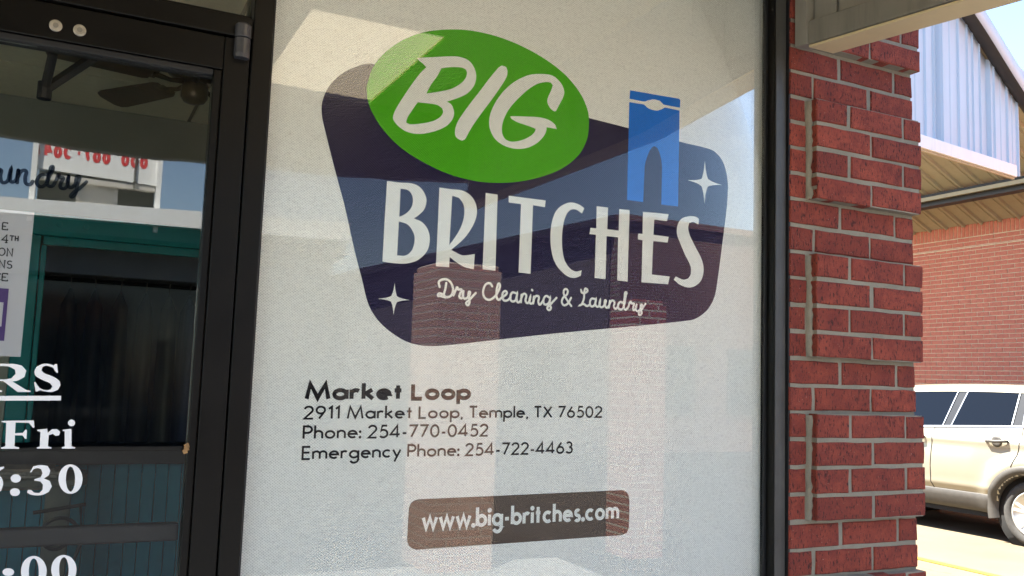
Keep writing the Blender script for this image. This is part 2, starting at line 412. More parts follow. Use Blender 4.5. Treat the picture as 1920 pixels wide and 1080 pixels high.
def text_line(name, txt, spec, wt, gap, mat, parent, y, bold_caps=False, space=.34):
    x0, z0, x1, z1, cap = spec
    tot = 0
    for ch in txt: tot += space if ch == ' ' else GL[ch][0]+gap
    tot -= gap
    kx = (math.hypot(x1-x0, z1-z0))/tot; ux = Vector((x1-x0, z1-z0)).normalized(); uz = Vector((-ux.y, ux.x))
    mb = MB(); cx = 0
    def T(p): q = Vector((x0, z0))+ux*((cx+p[0])*kx)+uz*(p[1]*cap); return (q.x, q.y)
    for ch in txt:
        if ch == ' ': cx += space; continue
        adv, st = GL[ch]
        for s_ in st:
            if isinstance(s_, tuple) and s_[0] == 'o': ribbon(mb, [T(p) for p in s_[1]], wt, y, True)
            elif isinstance(s_, tuple):
                c = T(s_[1]); mb.add([(c[0], y, c[1])]+[(c[0]+wt*.68*math.cos(q*math.pi/7), y, c[1]+wt*.68*math.sin(q*math.pi/7)) for q in range(14)], [(0, q+1, (q+1) % 14+1) for q in range(14)])
            else: ribbon(mb, [T(p) for p in s_], wt, y, False, False)
        cx += adv+gap
    return mb.build(name, mat, parent, fix=False)

DATA = json.loads(r'''{"navy":[[-1.0978,2.1987],[-1.1355,2.1846],[-1.1673,2.1598],[-1.1886,2.1307],[-1.1989,2.0981],[-1.1973,2.0696],[-1.1896,2.0425],[-1.1748,1.9949],[-1.1598,1.9483],[-1.1412,1.8932],[-1.1152,1.8029],[-1.0968,1.7459],[-1.0816,1.6978],[-1.0595,1.6647],[-1.0276,1.6396],[-0.9903,1.6217],[-0.9475,1.6163],[-0.8935,1.6213],[-0.7758,1.6392],[-0.6265,1.6612],[-0.4332,1.6872],[-0.2658,1.7114],[-0.2225,1.733],[-0.1971,1.7644],[-0.1862,1.801],[-0.1723,1.8926],[-0.1578,1.9957],[-0.1537,2.0503],[-0.1572,2.0857],[-0.1702,2.1197],[-0.1959,2.1419],[-0.2275,2.1482],[-0.3067,2.1519],[-0.4586,2.1625],[-0.5646,2.1689]],"oval":[[-1.1075,2.1425],[-1.1073,2.1527],[-1.1002,2.1812],[-1.0878,2.2074],[-1.065,2.236],[-1.0346,2.263],[-0.9963,2.2866],[-0.9532,2.3027],[-0.9088,2.3131],[-0.8633,2.3179],[-0.8087,2.3165],[-0.7485,2.3065],[-0.6863,2.287],[-0.6352,2.2608],[-0.5957,2.2261],[-0.573,2.1881],[-0.5686,2.1546],[-0.5731,2.1159],[-0.5954,2.0749],[-0.6365,2.0393],[-0.6853,2.0143],[-0.7411,1.9953],[-0.7958,1.9846],[-0.8532,1.9813],[-0.917,1.9886],[-0.976,2.0065],[-1.0268,2.0299],[-1.0666,2.0612],[-1.0923,2.0943],[-1.1039,2.1194]],"big_B":[[-0.9991,2.2309],[-0.9722,2.2375],[-0.9285,2.2482],[-0.9024,2.2522],[-0.8795,2.2477],[-0.8655,2.2324],[-0.8609,2.2134],[-0.8658,2.1928],[-0.8802,2.1741],[-0.9022,2.1595],[-0.9277,2.147],[-0.9163,2.1412],[-0.9101,2.1263],[-0.9131,2.11],[-0.9254,2.0939],[-0.9468,2.08],[-0.9717,2.0699],[-0.993,2.0652],[-1.0144,2.066],[-1.0324,2.0734],[-1.0452,2.085],[-1.0475,2.0949],[-1.0429,2.1094],[-1.0317,2.1319],[-1.0121,2.1664],[-0.9921,2.1979],[-0.9784,2.2145],[-0.9878,2.2215],[-0.9971,2.2267]],"big_B_h1":[[-0.9438,2.2186],[-0.92,2.2256],[-0.8977,2.2292],[-0.8862,2.2267],[-0.8832,2.2183],[-0.8872,2.205],[-0.8998,2.1902],[-0.9216,2.1756],[-0.947,2.1658],[-0.9757,2.1565],[-0.9658,2.1782],[-0.9522,2.2001]],"big_B_h2":[[-0.9945,2.1341],[-0.9675,2.1359],[-0.9493,2.1356],[-0.938,2.1304],[-0.9357,2.1203],[-0.9444,2.1077],[-0.9621,2.0968],[-0.987,2.0882],[-1.0082,2.0835],[-1.0182,2.086],[-1.0159,2.0967],[-1.0077,2.1118]],"big_I":[[-0.7964,2.2521],[-0.7884,2.2506],[-0.7849,2.2421],[-0.7864,2.229],[-0.7967,2.2088],[-0.8224,2.168],[-0.8443,2.1355],[-0.8622,2.1075],[-0.8728,2.0881],[-0.8815,2.0708],[-0.8888,2.0662],[-0.9002,2.0697],[-0.9054,2.0777],[-0.9049,2.0936],[-0.8965,2.1144],[-0.8753,2.1481],[-0.8502,2.1848],[-0.8283,2.2176],[-0.8098,2.2429],[-0.8022,2.2506]],"big_G":[[-0.6637,2.1699],[-0.6743,2.1767],[-0.6809,2.1887],[-0.6793,2.2001],[-0.6716,2.2183],[-0.6678,2.2303],[-0.6742,2.2355],[-0.6887,2.234],[-0.709,2.2258],[-0.7327,2.2075],[-0.7598,2.1788],[-0.7788,2.1536],[-0.7897,2.13],[-0.7937,2.1113],[-0.7915,2.0954],[-0.782,2.0842],[-0.7642,2.0825],[-0.7406,2.0905],[-0.7209,2.1026],[-0.7111,2.1133],[-0.7086,2.1211],[-0.7298,2.1251],[-0.754,2.1285],[-0.7701,2.1339],[-0.7743,2.1391],[-0.7664,2.1411],[-0.7305,2.1459],[-0.7022,2.1491],[-0.6775,2.1475],[-0.6606,2.1398],[-0.654,2.1289],[-0.6686,2.1292],[-0.681,2.1291],[-0.6815,2.1198],[-0.6884,2.1058],[-0.7042,2.0886],[-0.7279,2.0741],[-0.7557,2.0675],[-0.7834,2.0695],[-0.8073,2.0803],[-0.8217,2.0997],[-0.8256,2.1206],[-0.8214,2.1429],[-0.8089,2.1703],[-0.7884,2.1994],[-0.7615,2.2244],[-0.73,2.2432],[-0.6975,2.2518],[-0.6685,2.2527],[-0.6472,2.2397],[-0.6374,2.2225],[-0.6398,2.207],[-0.6497,2.1865],[-0.6575,2.171]],"br_B":[[-1.054,1.9552],[-1.027,1.9552],[-0.9996,1.957],[-0.9809,1.9514],[-0.9686,1.9374],[-0.9646,1.9224],[-0.9694,1.9041],[-0.9826,1.8893],[-0.9915,1.883],[-0.9728,1.8772],[-0.9591,1.8632],[-0.9535,1.8439],[-0.9562,1.8216],[-0.9671,1.8052],[-0.9826,1.7929],[-1.0051,1.7857],[-1.032,1.7841],[-1.0553,1.7855],[-1.055,1.8682]],"br_B_h1":[[-1.0236,1.9425],[-1.0081,1.9418],[-0.9985,1.9337],[-0.995,1.9187],[-0.9993,1.9028],[-1.0102,1.8906],[-1.0234,1.8825]],"br_B_h2":[[-1.0238,1.8729],[-1.0045,1.8684],[-0.991,1.8533],[-0.9874,1.8361],[-0.9919,1.816],[-1.005,1.803],[-1.0244,1.8012]],"br_R":[[-0.9366,1.9562],[-0.9104,1.9559],[-0.8863,1.9567],[-0.8666,1.9501],[-0.8527,1.9358],[-0.8465,1.916],[-0.8496,1.8952],[-0.8608,1.8714],[-0.8769,1.8494],[-0.9036,1.8244],[-0.8949,1.8208],[-0.8754,1.815],[-0.8479,1.8207],[-0.849,1.7869],[-0.8719,1.7903],[-0.894,1.8008],[-0.9063,1.8086],[-0.9067,1.7864],[-0.9369,1.786],[-0.9366,1.8723]],"br_R_h1":[[-0.9064,1.942],[-0.8904,1.9394],[-0.8792,1.9258],[-0.8764,1.9058],[-0.8807,1.8828],[-0.8917,1.8591],[-0.9083,1.8342]],"br_I":[[-0.8274,1.9581],[-0.7984,1.9576],[-0.7972,1.7881],[-0.828,1.7887]],"br_T":[[-0.771,1.9586],[-0.6773,1.9592],[-0.6789,1.9434],[-0.7095,1.9445],[-0.7102,1.7886],[-0.7402,1.7893],[-0.7397,1.9433],[-0.7705,1.9434]],"br_C":[[-0.575,1.9532],[-0.5813,1.9404],[-0.5969,1.9472],[-0.6106,1.9457],[-0.6212,1.9349],[-0.6287,1.9149],[-0.6321,1.886],[-0.6311,1.8576],[-0.6249,1.8297],[-0.6119,1.8119],[-0.5953,1.8039],[-0.5779,1.8077],[-0.5802,1.7946],[-0.5975,1.7885],[-0.6166,1.7916],[-0.6387,1.8072],[-0.6527,1.8272],[-0.6605,1.8547],[-0.6625,1.8828],[-0.6597,1.9115],[-0.6509,1.9362],[-0.6353,1.9524],[-0.6138,1.9621],[-0.5918,1.9609]],"br_H":[[-0.5417,1.9619],[-0.5106,1.9622],[-0.5114,1.9106],[-0.4794,1.9106],[-0.479,1.9624],[-0.4499,1.9633],[-0.4516,1.7915],[-0.4804,1.7926],[-0.4807,1.8942],[-0.5127,1.8944],[-0.5128,1.7925],[-0.5426,1.7929],[-0.5421,1.8943],[-0.5594,1.8944],[-0.557,1.9092],[-0.5414,1.9094]],"br_E":[[-0.4116,1.9637],[-0.3362,1.9663],[-0.3407,1.9485],[-0.3784,1.9484],[-0.38,1.911],[-0.3351,1.9106],[-0.3379,1.8961],[-0.3802,1.8959],[-0.3827,1.8144],[-0.3302,1.8137],[-0.3347,1.7943],[-0.4119,1.7932],[-0.4112,1.8948],[-0.4248,1.8954],[-0.424,1.9094],[-0.4116,1.9097]],"br_S":[[-0.2438,1.9648],[-0.2455,1.9507],[-0.2614,1.9551],[-0.2739,1.9512],[-0.2768,1.938],[-0.2702,1.9182],[-0.2508,1.8893],[-0.2346,1.8652],[-0.2279,1.8401],[-0.2339,1.8139],[-0.2525,1.7971],[-0.2743,1.7914],[-0.2992,1.7961],[-0.3179,1.8072],[-0.3119,1.8152],[-0.2902,1.8094],[-0.2747,1.8132],[-0.2668,1.8265],[-0.269,1.8467],[-0.285,1.8708],[-0.3011,1.8998],[-0.3107,1.9217],[-0.3081,1.9449],[-0.2959,1.9606],[-0.2742,1.9682],[-0.2553,1.9692]],"waist":[[-0.4552,2.2564],[-0.3098,2.2605],[-0.3061,2.2571],[-0.307,2.2383],[-0.356,2.2375],[-0.368,2.2455],[-0.3856,2.2459],[-0.403,2.2404],[-0.4145,2.2355],[-0.4564,2.2351]],"pants":[[-0.4568,2.2267],[-0.4143,2.2281],[-0.3997,2.2202],[-0.378,2.2189],[-0.3617,2.2251],[-0.3511,2.2309],[-0.308,2.2306],[-0.3085,1.9889],[-0.3581,1.9879],[-0.3581,2.0786],[-0.3602,2.0955],[-0.3653,2.113],[-0.3726,2.1257],[-0.3814,2.1298],[-0.39,2.1241],[-0.3984,2.1097],[-0.4055,2.0906],[-0.4091,2.0716],[-0.4113,1.9874],[-0.4577,1.9871]],"star1":[[-0.2279,2.1142],[-0.2173,2.0696],[-0.1728,2.0597],[-0.2177,2.0499],[-0.2275,2.0059],[-0.238,2.0488],[-0.2809,2.0582],[-0.2377,2.0674]],"star2":[[-1.0266,1.7437],[-1.02,1.7158],[-0.9919,1.7098],[-1.0199,1.7034],[-1.0259,1.6767],[-1.0329,1.704],[-1.0609,1.7079],[-1.033,1.7154]],"pill":[[-0.9452,1.3004],[-0.4579,1.3073],[-0.4438,1.3035],[-0.4354,1.2922],[-0.4335,1.2719],[-0.4341,1.2227],[-0.4397,1.21],[-0.4554,1.2058],[-0.9502,1.1989],[-0.9643,1.2034],[-0.9725,1.214],[-0.9739,1.2269],[-0.9729,1.2806],[-0.9686,1.2933],[-0.9577,1.2994]],"script":[[[-0.9266,1.7428],[-0.9285,1.7531],[-0.9204,1.759],[-0.9077,1.7587],[-0.8989,1.7502],[-0.8955,1.7373],[-0.9006,1.7251],[-0.9131,1.7216],[-0.9243,1.7234],[-0.9294,1.7235],[-0.9274,1.7284],[-0.9203,1.7276],[-0.9131,1.7229]],[[-0.9116,1.7518],[-0.9138,1.7372],[-0.9182,1.7225]],[[-0.8942,1.7269],[-0.8885,1.7404],[-0.8859,1.7446],[-0.8843,1.7407],[-0.8757,1.7401],[-0.8783,1.7333],[-0.8798,1.7239],[-0.8749,1.7222],[-0.8713,1.7378]],[[-0.8713,1.7378],[-0.8723,1.7271],[-0.8678,1.7216],[-0.8607,1.7253],[-0.8569,1.7375],[-0.8579,1.7255],[-0.856,1.7151],[-0.86,1.7082],[-0.8639,1.7119],[-0.8576,1.7189],[-0.8424,1.7359]],[[-0.8037,1.7536],[-0.8083,1.7591],[-0.8171,1.7579],[-0.8239,1.7466],[-0.8243,1.7346],[-0.8187,1.7256],[-0.8084,1.7237],[-0.7983,1.7298],[-0.7885,1.7439],[-0.7851,1.7577],[-0.7876,1.7607],[-0.791,1.7545],[-0.7927,1.7382],[-0.7908,1.7276],[-0.7862,1.7247],[-0.7805,1.7297],[-0.7717,1.7357],[-0.7675,1.7414],[-0.7706,1.7453],[-0.7765,1.7421],[-0.7782,1.7326],[-0.7743,1.7247],[-0.7654,1.7254],[-0.7581,1.7327]],[[-0.7464,1.743],[-0.754,1.7433],[-0.7582,1.7354],[-0.7557,1.7247],[-0.7473,1.7253],[-0.7431,1.7351],[-0.7419,1.7433],[-0.7429,1.7297],[-0.7396,1.7226],[-0.7337,1.7262],[-0.7311,1.74]],[[-0.7311,1.74],[-0.7321,1.7236]],[[-0.7318,1.7318],[-0.7251,1.7427],[-0.7198,1.7403],[-0.7206,1.7271],[-0.7168,1.7225],[-0.7114,1.7264],[-0.7087,1.7389],[-0.7108,1.7265],[-0.7075,1.722],[-0.7015,1.7257],[-0.7001,1.7382]],[[-0.7001,1.7382],[-0.7014,1.723]],[[-0.7005,1.7318],[-0.6943,1.74],[-0.688,1.739],[-0.6885,1.7266],[-0.6853,1.7214],[-0.6798,1.7259],[-0.6754,1.7331]],[[-0.6599,1.7383],[-0.6694,1.7418],[-0.6754,1.7331],[-0.6735,1.7235],[-0.6657,1.7232],[-0.6597,1.7314],[-0.6584,1.7398],[-0.6594,1.7231],[-0.656,1.7151],[-0.6605,1.7106],[-0.6654,1.7144],[-0.6578,1.7232],[-0.6426,1.7395]],[[-0.6031,1.7236],[-0.6171,1.74],[-0.6239,1.752],[-0.621,1.7606],[-0.6145,1.7597],[-0.6149,1.7499],[-0.6251,1.7408],[-0.628,1.7308],[-0.623,1.7242],[-0.6135,1.7276],[-0.6043,1.7423]],[[-0.5784,1.7624],[-0.5756,1.7564],[-0.5658,1.7572],[-0.561,1.7623],[-0.5661,1.7662],[-0.5692,1.7603],[-0.5703,1.7433],[-0.5764,1.7288],[-0.5812,1.7262],[-0.5715,1.7305],[-0.5616,1.7264],[-0.5535,1.7303]],[[-0.5407,1.744],[-0.549,1.7442],[-0.5537,1.736],[-0.5511,1.7271],[-0.5436,1.7276],[-0.5382,1.7384],[-0.5374,1.7442],[-0.5387,1.7313],[-0.5336,1.7265],[-0.5281,1.7306],[-0.5258,1.7436],[-0.5281,1.732],[-0.5236,1.7261],[-0.5154,1.7306],[-0.5117,1.7431],[-0.5127,1.7316],[-0.5086,1.7262],[-0.5026,1.7303],[-0.4999,1.7425]],[[-0.4999,1.7425],[-0.5019,1.7267]],[[-0.5007,1.7345],[-0.4939,1.7435],[-0.4871,1.7411],[-0.4885,1.7304],[-0.4843,1.725],[-0.4776,1.7297]],[[-0.4633,1.7408],[-0.4718,1.7416],[-0.4767,1.7326],[-0.4741,1.7256],[-0.4646,1.7263],[-0.4597,1.7367],[-0.4552,1.7601],[-0.4536,1.7655],[-0.457,1.7658],[-0.4591,1.7541],[-0.4607,1.7337],[-0.4571,1.7253],[-0.4493,1.7302],[-0.4444,1.7421],[-0.4417,1.7451],[-0.4402,1.7409],[-0.4323,1.74],[-0.4345,1.7326],[-0.4336,1.7254],[-0.4275,1.7287],[-0.425,1.739]],[[-0.425,1.739],[-0.4275,1.7287],[-0.4225,1.7232],[-0.4146,1.7281],[-0.4103,1.74],[-0.4122,1.7282],[-0.4099,1.7197],[-0.4143,1.715],[-0.4189,1.7176],[-0.4128,1.7253],[-0.3999,1.7422]],[[-0.7055,1.7529],[-0.7043,1.7519]]],"t_market":[-1.1971,1.5007,-0.8476,1.5085,0.0296],"t_addr":[-1.1991,1.4621,-0.5146,1.4738,0.0238],"t_phone":[-1.1979,1.4234,-0.8017,1.4303,0.0242],"t_em":[-1.1977,1.3838,-0.5906,1.3931,0.0241],"t_www":[-0.9406,1.2398,-0.4651,1.2445,0.0367],"door":{"R":[[[-1.7465,1.5481],[-1.7056,1.5497],[-1.6915,1.5474],[-1.684,1.5389],[-1.686,1.5283],[-1.6957,1.5217],[-1.7032,1.5201],[-1.6821,1.5067],[-1.6751,1.5055],[-1.6749,1.5031],[-1.6941,1.5026],[-1.717,1.5204],[-1.7246,1.5202],[-1.7235,1.5064],[-1.7172,1.5044],[-1.7171,1.502],[-1.7427,1.5014],[-1.7429,1.5038],[-1.737,1.506],[-1.7401,1.5439],[-1.7463,1.5457]],[[-1.7266,1.5451],[-1.7113,1.545],[-1.7011,1.5401],[-1.6996,1.5331],[-1.7052,1.5253],[-1.7157,1.5232],[-1.7248,1.5229]]],"S":[[[-1.6383,1.5519],[-1.6356,1.5371],[-1.6381,1.537],[-1.6442,1.5457],[-1.654,1.5485],[-1.6601,1.5461],[-1.6613,1.5404],[-1.6561,1.5353],[-1.6431,1.5304],[-1.633,1.5236],[-1.6301,1.5159],[-1.6334,1.508],[-1.6426,1.5039],[-1.6537,1.5046],[-1.6602,1.5066],[-1.6647,1.5044],[-1.6672,1.5043],[-1.671,1.52],[-1.6685,1.5201],[-1.6621,1.5108],[-1.6523,1.5068],[-1.6445,1.5084],[-1.6427,1.5138],[-1.6469,1.519],[-1.6584,1.5239],[-1.6693,1.5306],[-1.672,1.5376],[-1.6695,1.5458],[-1.6605,1.5511],[-1.6511,1.5518],[-1.6436,1.5496],[-1.6406,1.5519]]],"bar":[[[-1.7421,1.4949],[-1.6278,1.4978],[-1.6275,1.4897],[-1.7415,1.487]]],"F":[[[-1.7138,1.4541],[-1.6662,1.4553],[-1.6643,1.4431],[-1.6668,1.4431],[-1.673,1.451],[-1.6931,1.4515],[-1.6926,1.4336],[-1.681,1.4343],[-1.6777,1.4395],[-1.6752,1.4395],[-1.6747,1.4246],[-1.6771,1.4246],[-1.6813,1.4301],[-1.6924,1.4301],[-1.6915,1.4118],[-1.6846,1.4101],[-1.6844,1.4077],[-1.711,1.4077],[-1.7112,1.4101],[-1.7052,1.4118],[-1.7068,1.4507],[-1.7136,1.452]]],"r":[[[-1.6597,1.4396],[-1.6447,1.4415],[-1.6436,1.4345],[-1.6377,1.4405],[-1.6298,1.4409],[-1.6247,1.4363],[-1.6258,1.4303],[-1.6311,1.4293],[-1.6355,1.4327],[-1.6417,1.4303],[-1.6415,1.4117],[-1.636,1.41],[-1.6358,1.4079],[-1.6578,1.4079],[-1.658,1.41],[-1.6537,1.4117],[-1.6547,1.4362],[-1.6595,1.4375]]],"i":[[[-1.6211,1.4399],[-1.6075,1.4417],[-1.6052,1.4116],[-1.5996,1.4099],[-1.5994,1.4077],[-1.6199,1.4078],[-1.6201,1.4099],[-1.6158,1.4117],[-1.6177,1.4371],[-1.621,1.4377]]],"6":[[[-1.7041,1.3786],[-1.7039,1.3759],[-1.7124,1.3692],[-1.7134,1.3624],[-1.7089,1.363],[-1.7048,1.3571],[-1.7032,1.3486],[-1.7054,1.3384],[-1.7139,1.3319],[-1.7247,1.3355],[-1.7302,1.3491],[-1.7271,1.366],[-1.7189,1.3754]]],"3":[[[-1.665,1.3685],[-1.6611,1.3781],[-1.6504,1.3804],[-1.6392,1.3786],[-1.6345,1.3708],[-1.6364,1.3629],[-1.6433,1.3578],[-1.6341,1.3534],[-1.6303,1.3443],[-1.6343,1.335],[-1.6449,1.3301],[-1.6589,1.3305],[-1.667,1.3348],[-1.6658,1.3392],[-1.6611,1.3391],[-1.6561,1.3345],[-1.6483,1.3336],[-1.644,1.3387],[-1.644,1.3474],[-1.6482,1.3526],[-1.6577,1.3546],[-1.6579,1.3566],[-1.6487,1.3596],[-1.6461,1.3665],[-1.6489,1.3735],[-1.6546,1.3753],[-1.6601,1.3736],[-1.6634,1.3678]]],"idot":[[[-1.6027,1.4517],[-1.603,1.4495],[-1.604,1.4477],[-1.6057,1.4464],[-1.6078,1.446],[-1.6099,1.4464],[-1.6118,1.4476],[-1.6131,1.4494],[-1.6137,1.4516],[-1.6134,1.4538],[-1.6124,1.4556],[-1.6107,1.4569],[-1.6086,1.4573],[-1.6065,1.4569],[-1.6046,1.4557],[-1.6033,1.4539]]],"c1":[[[-1.6778,1.3584],[-1.6781,1.3557],[-1.6796,1.3535],[-1.682,1.3521],[-1.6849,1.3516],[-1.6879,1.3522],[-1.6905,1.3537],[-1.6923,1.356],[-1.6931,1.3586],[-1.6927,1.3612],[-1.6912,1.3634],[-1.6889,1.3649],[-1.686,1.3654],[-1.683,1.3648],[-1.6804,1.3633],[-1.6786,1.361]]],"c2":[[[-1.6775,1.3357],[-1.6779,1.3332],[-1.6793,1.3312],[-1.6816,1.3298],[-1.6843,1.3294],[-1.6872,1.33],[-1.6897,1.3314],[-1.6914,1.3336],[-1.6922,1.3361],[-1.6918,1.3385],[-1.6904,1.3406],[-1.6881,1.342],[-1.6854,1.3424],[-1.6825,1.3418],[-1.68,1.3404],[-1.6783,1.3382]]],"c3":[[[-1.6756,1.2046],[-1.6761,1.2022],[-1.6778,1.2002],[-1.6804,1.199],[-1.6836,1.1987],[-1.6869,1.1994],[-1.6898,1.201],[-1.6918,1.2032],[-1.6926,1.2057],[-1.6922,1.2081],[-1.6905,1.21],[-1.6879,1.2113],[-1.6846,1.2115],[-1.6814,1.2109],[-1.6785,1.2093],[-1.6765,1.2071]]],"c4":[[[-1.6748,1.1824],[-1.6752,1.18],[-1.6769,1.178],[-1.6795,1.1768],[-1.6828,1.1766],[-1.686,1.1773],[-1.6889,1.1789],[-1.6909,1.1811],[-1.6917,1.1835],[-1.6913,1.1859],[-1.6896,1.1879],[-1.687,1.1891],[-1.6838,1.1894],[-1.6805,1.1886],[-1.6776,1.1871],[-1.6756,1.1849]]],"0":[[[-1.5838,1.3557],[-1.5839,1.3501],[-1.5849,1.3448],[-1.5868,1.3401],[-1.5894,1.3362],[-1.5928,1.3333],[-1.5966,1.3316],[-1.6007,1.3311],[-1.6049,1.3318],[-1.6089,1.3337],[-1.6127,1.3368],[-1.6159,1.3408],[-1.6184,1.3455],[-1.6202,1.3508],[-1.6211,1.3563],[-1.6211,1.3618],[-1.6201,1.3671],[-1.6183,1.3718],[-1.6156,1.3757],[-1.6123,1.3786],[-1.6086,1.3804],[-1.6045,1.381],[-1.6003,1.3803],[-1.5962,1.3784],[-1.5924,1.3754],[-1.5891,1.3714],[-1.5865,1.3666],[-1.5847,1.3613]],[[-1.5955,1.3559],[-1.5953,1.3512],[-1.5955,1.3467],[-1.596,1.3427],[-1.5969,1.3394],[-1.5981,1.3369],[-1.5994,1.3354],[-1.601,1.3349],[-1.6026,1.3355],[-1.6042,1.3371],[-1.6057,1.3396],[-1.6071,1.343],[-1.6082,1.347],[-1.6091,1.3514],[-1.6096,1.3561],[-1.6098,1.3608],[-1.6096,1.3652],[-1.6091,1.3692],[-1.6082,1.3725],[-1.6071,1.375],[-1.6057,1.3766],[-1.6042,1.3771],[-1.6025,1.3765],[-1.6009,1.375],[-1.5994,1.3724],[-1.598,1.3691],[-1.5969,1.3651],[-1.596,1.3606]]],"0a":[[[-1.6272,1.203],[-1.6273,1.1974],[-1.6283,1.1921],[-1.6302,1.1874],[-1.633,1.1836],[-1.6364,1.1809],[-1.6403,1.1793],[-1.6446,1.179],[-1.6489,1.1799],[-1.6531,1.182],[-1.6569,1.1852],[-1.6603,1.1894],[-1.6629,1.1943],[-1.6647,1.1997],[-1.6656,1.2053],[-1.6656,1.2109],[-1.6646,1.2161],[-1.6627,1.2208],[-1.66,1.2246],[-1.6566,1.2274],[-1.6527,1.229],[-1.6485,1.2294],[-1.6442,1.2286],[-1.64,1.2265],[-1.636,1.2232],[-1.6327,1.219],[-1.63,1.2141],[-1.6281,1.2086]],[[-1.6391,1.2037],[-1.6389,1.199],[-1.6391,1.1946],[-1.6397,1.1906],[-1.6406,1.1873],[-1.6418,1.1849],[-1.6433,1.1835],[-1.6449,1.183],[-1.6466,1.1837],[-1.6483,1.1853],[-1.6499,1.1879],[-1.6513,1.1914],[-1.6525,1.1954],[-1.6534,1.1999],[-1.654,1.2046],[-1.6541,1.2093],[-1.6539,1.2137],[-1.6534,1.2177],[-1.6525,1.221],[-1.6513,1.2234],[-1.6498,1.2249],[-1.6482,1.2253],[-1.6465,1.2247],[-1.6448,1.223],[-1.6432,1.2204],[-1.6417,1.217],[-1.6405,1.2129],[-1.6396,1.2084]]],"0b":[[[-1.5817,1.2029],[-1.5818,1.1975],[-1.5828,1.1924],[-1.5848,1.1878],[-1.5876,1.1841],[-1.5911,1.1815],[-1.5951,1.1799],[-1.5993,1.1796],[-1.6037,1.1805],[-1.6079,1.1826],[-1.6118,1.1858],[-1.6151,1.1898],[-1.6178,1.1946],[-1.6196,1.1998],[-1.6205,1.2053],[-1.6204,1.2107],[-1.6194,1.2158],[-1.6175,1.2203],[-1.6147,1.224],[-1.6113,1.2267],[-1.6074,1.2283],[-1.6031,1.2287],[-1.5987,1.2278],[-1.5944,1.2258],[-1.5905,1.2226],[-1.5871,1.2186],[-1.5844,1.2138],[-1.5826,1.2085]],[[-1.5939,1.2037],[-1.5937,1.1991],[-1.5939,1.1947],[-1.5945,1.1908],[-1.5954,1.1876],[-1.5966,1.1852],[-1.598,1.1838],[-1.5996,1.1834],[-1.6013,1.184],[-1.603,1.1857],[-1.6045,1.1882],[-1.6059,1.1916],[-1.6071,1.1955],[-1.608,1.1999],[-1.6085,1.2046],[-1.6087,1.2092],[-1.6085,1.2135],[-1.6079,1.2174],[-1.607,1.2206],[-1.6058,1.223],[-1.6044,1.2244],[-1.6028,1.2249],[-1.6011,1.2243],[-1.5995,1.2226],[-1.5979,1.2201],[-1.5965,1.2167],[-1.5953,1.2127],[-1.5944,1.2083]]]},"laundry":[[[-1.7608,1.8656],[-1.7525,1.8764],[-1.7499,1.8789],[-1.749,1.8672],[-1.7445,1.857],[-1.7382,1.86],[-1.7356,1.8733],[-1.7341,1.8832],[-1.7343,1.8691],[-1.7317,1.8597],[-1.7263,1.8626],[-1.7231,1.8815]],[[-1.7231,1.8815],[-1.7233,1.8597]],[[-1.7231,1.8695],[-1.7175,1.8812],[-1.7119,1.8819],[-1.7119,1.8699],[-1.7092,1.8594],[-1.7035,1.859],[-1.7001,1.8649]],[[-1.6784,1.8798],[-1.6869,1.8787],[-1.693,1.8702],[-1.6932,1.8614],[-1.6871,1.8568],[-1.6799,1.8621],[-1.6753,1.877],[-1.6707,1.893],[-1.6718,1.8951],[-1.675,1.8858],[-1.6776,1.87],[-1.6759,1.8604],[-1.6701,1.86],[-1.6658,1.8672],[-1.6619,1.8787],[-1.6612,1.8821],[-1.6588,1.8769],[-1.654,1.8776],[-1.6562,1.8684],[-1.6565,1.8596],[-1.6506,1.8581],[-1.6462,1.8653],[-1.6453,1.8809]],[[-1.6453,1.8809],[-1.6466,1.8697],[-1.642,1.8614],[-1.6346,1.8668],[-1.6299,1.883],[-1.6307,1.8673],[-1.6333,1.8492],[-1.6388,1.8452],[-1.6364,1.8521],[-1.6272,1.861],[-1.6164,1.8747]]]}''')

# ------------------------------------------------------------------ ground
g = struct(MB().add([(-400, -400, 0), (400, -400, 0), (400, 400, 0), (-400, 400, 0)], [(0, 1, 2, 3)]).build('parking_lot_ground', MT['concrete']))
MT['walk'] = plain('walkway_concrete', (.48, .49, .48), .9, 0, .15, 6, .3, 200)
MT['apron'] = plain('pale_bounce_apron', (.33, .335, .32), .9, 0, .1, 3, .3, 160)
MT['asphalt'] = plain('worn_asphalt', (.015, .015, .016), .9, 0, .25, 5, .4, 160)
MT['asphalt'].node_tree.nodes['Principled BSDF'].inputs['Specular IOR Level'].default_value = .08
lot2 = struct(MB().box(2.402, 60, -5.298, 1.6, -.2, .0042).build('asphalt_drive', MT['asphalt']))
lot = struct(MB().box(-60, 60, -60, -5.3, -.2, .004).build('asphalt_lot', MT['asphalt']))
ap = struct(MB().box(-20, 2.4, -5.3, -2.602, -.2, .0045).build('bounce_apron', MT['apron']))  # unseen pale strip, added to bounce sunlight up at the shopfront
wk = struct(MB().box(-14, .9, -2.6, -.002, .004, .13).build('walkway', MT['walk'], bevel=.015))
MT['yellow'] = plain('yellow_line_paint', (.24, .15, .012), .7, 0, .25, 20, .2, 200)
tag(MB().box(5.70, 5.80, 1.5, 10.5, .004, .008).build('parking_line', MT['yellow']), 'faded yellow parking line painted beside the silver car', 'line')
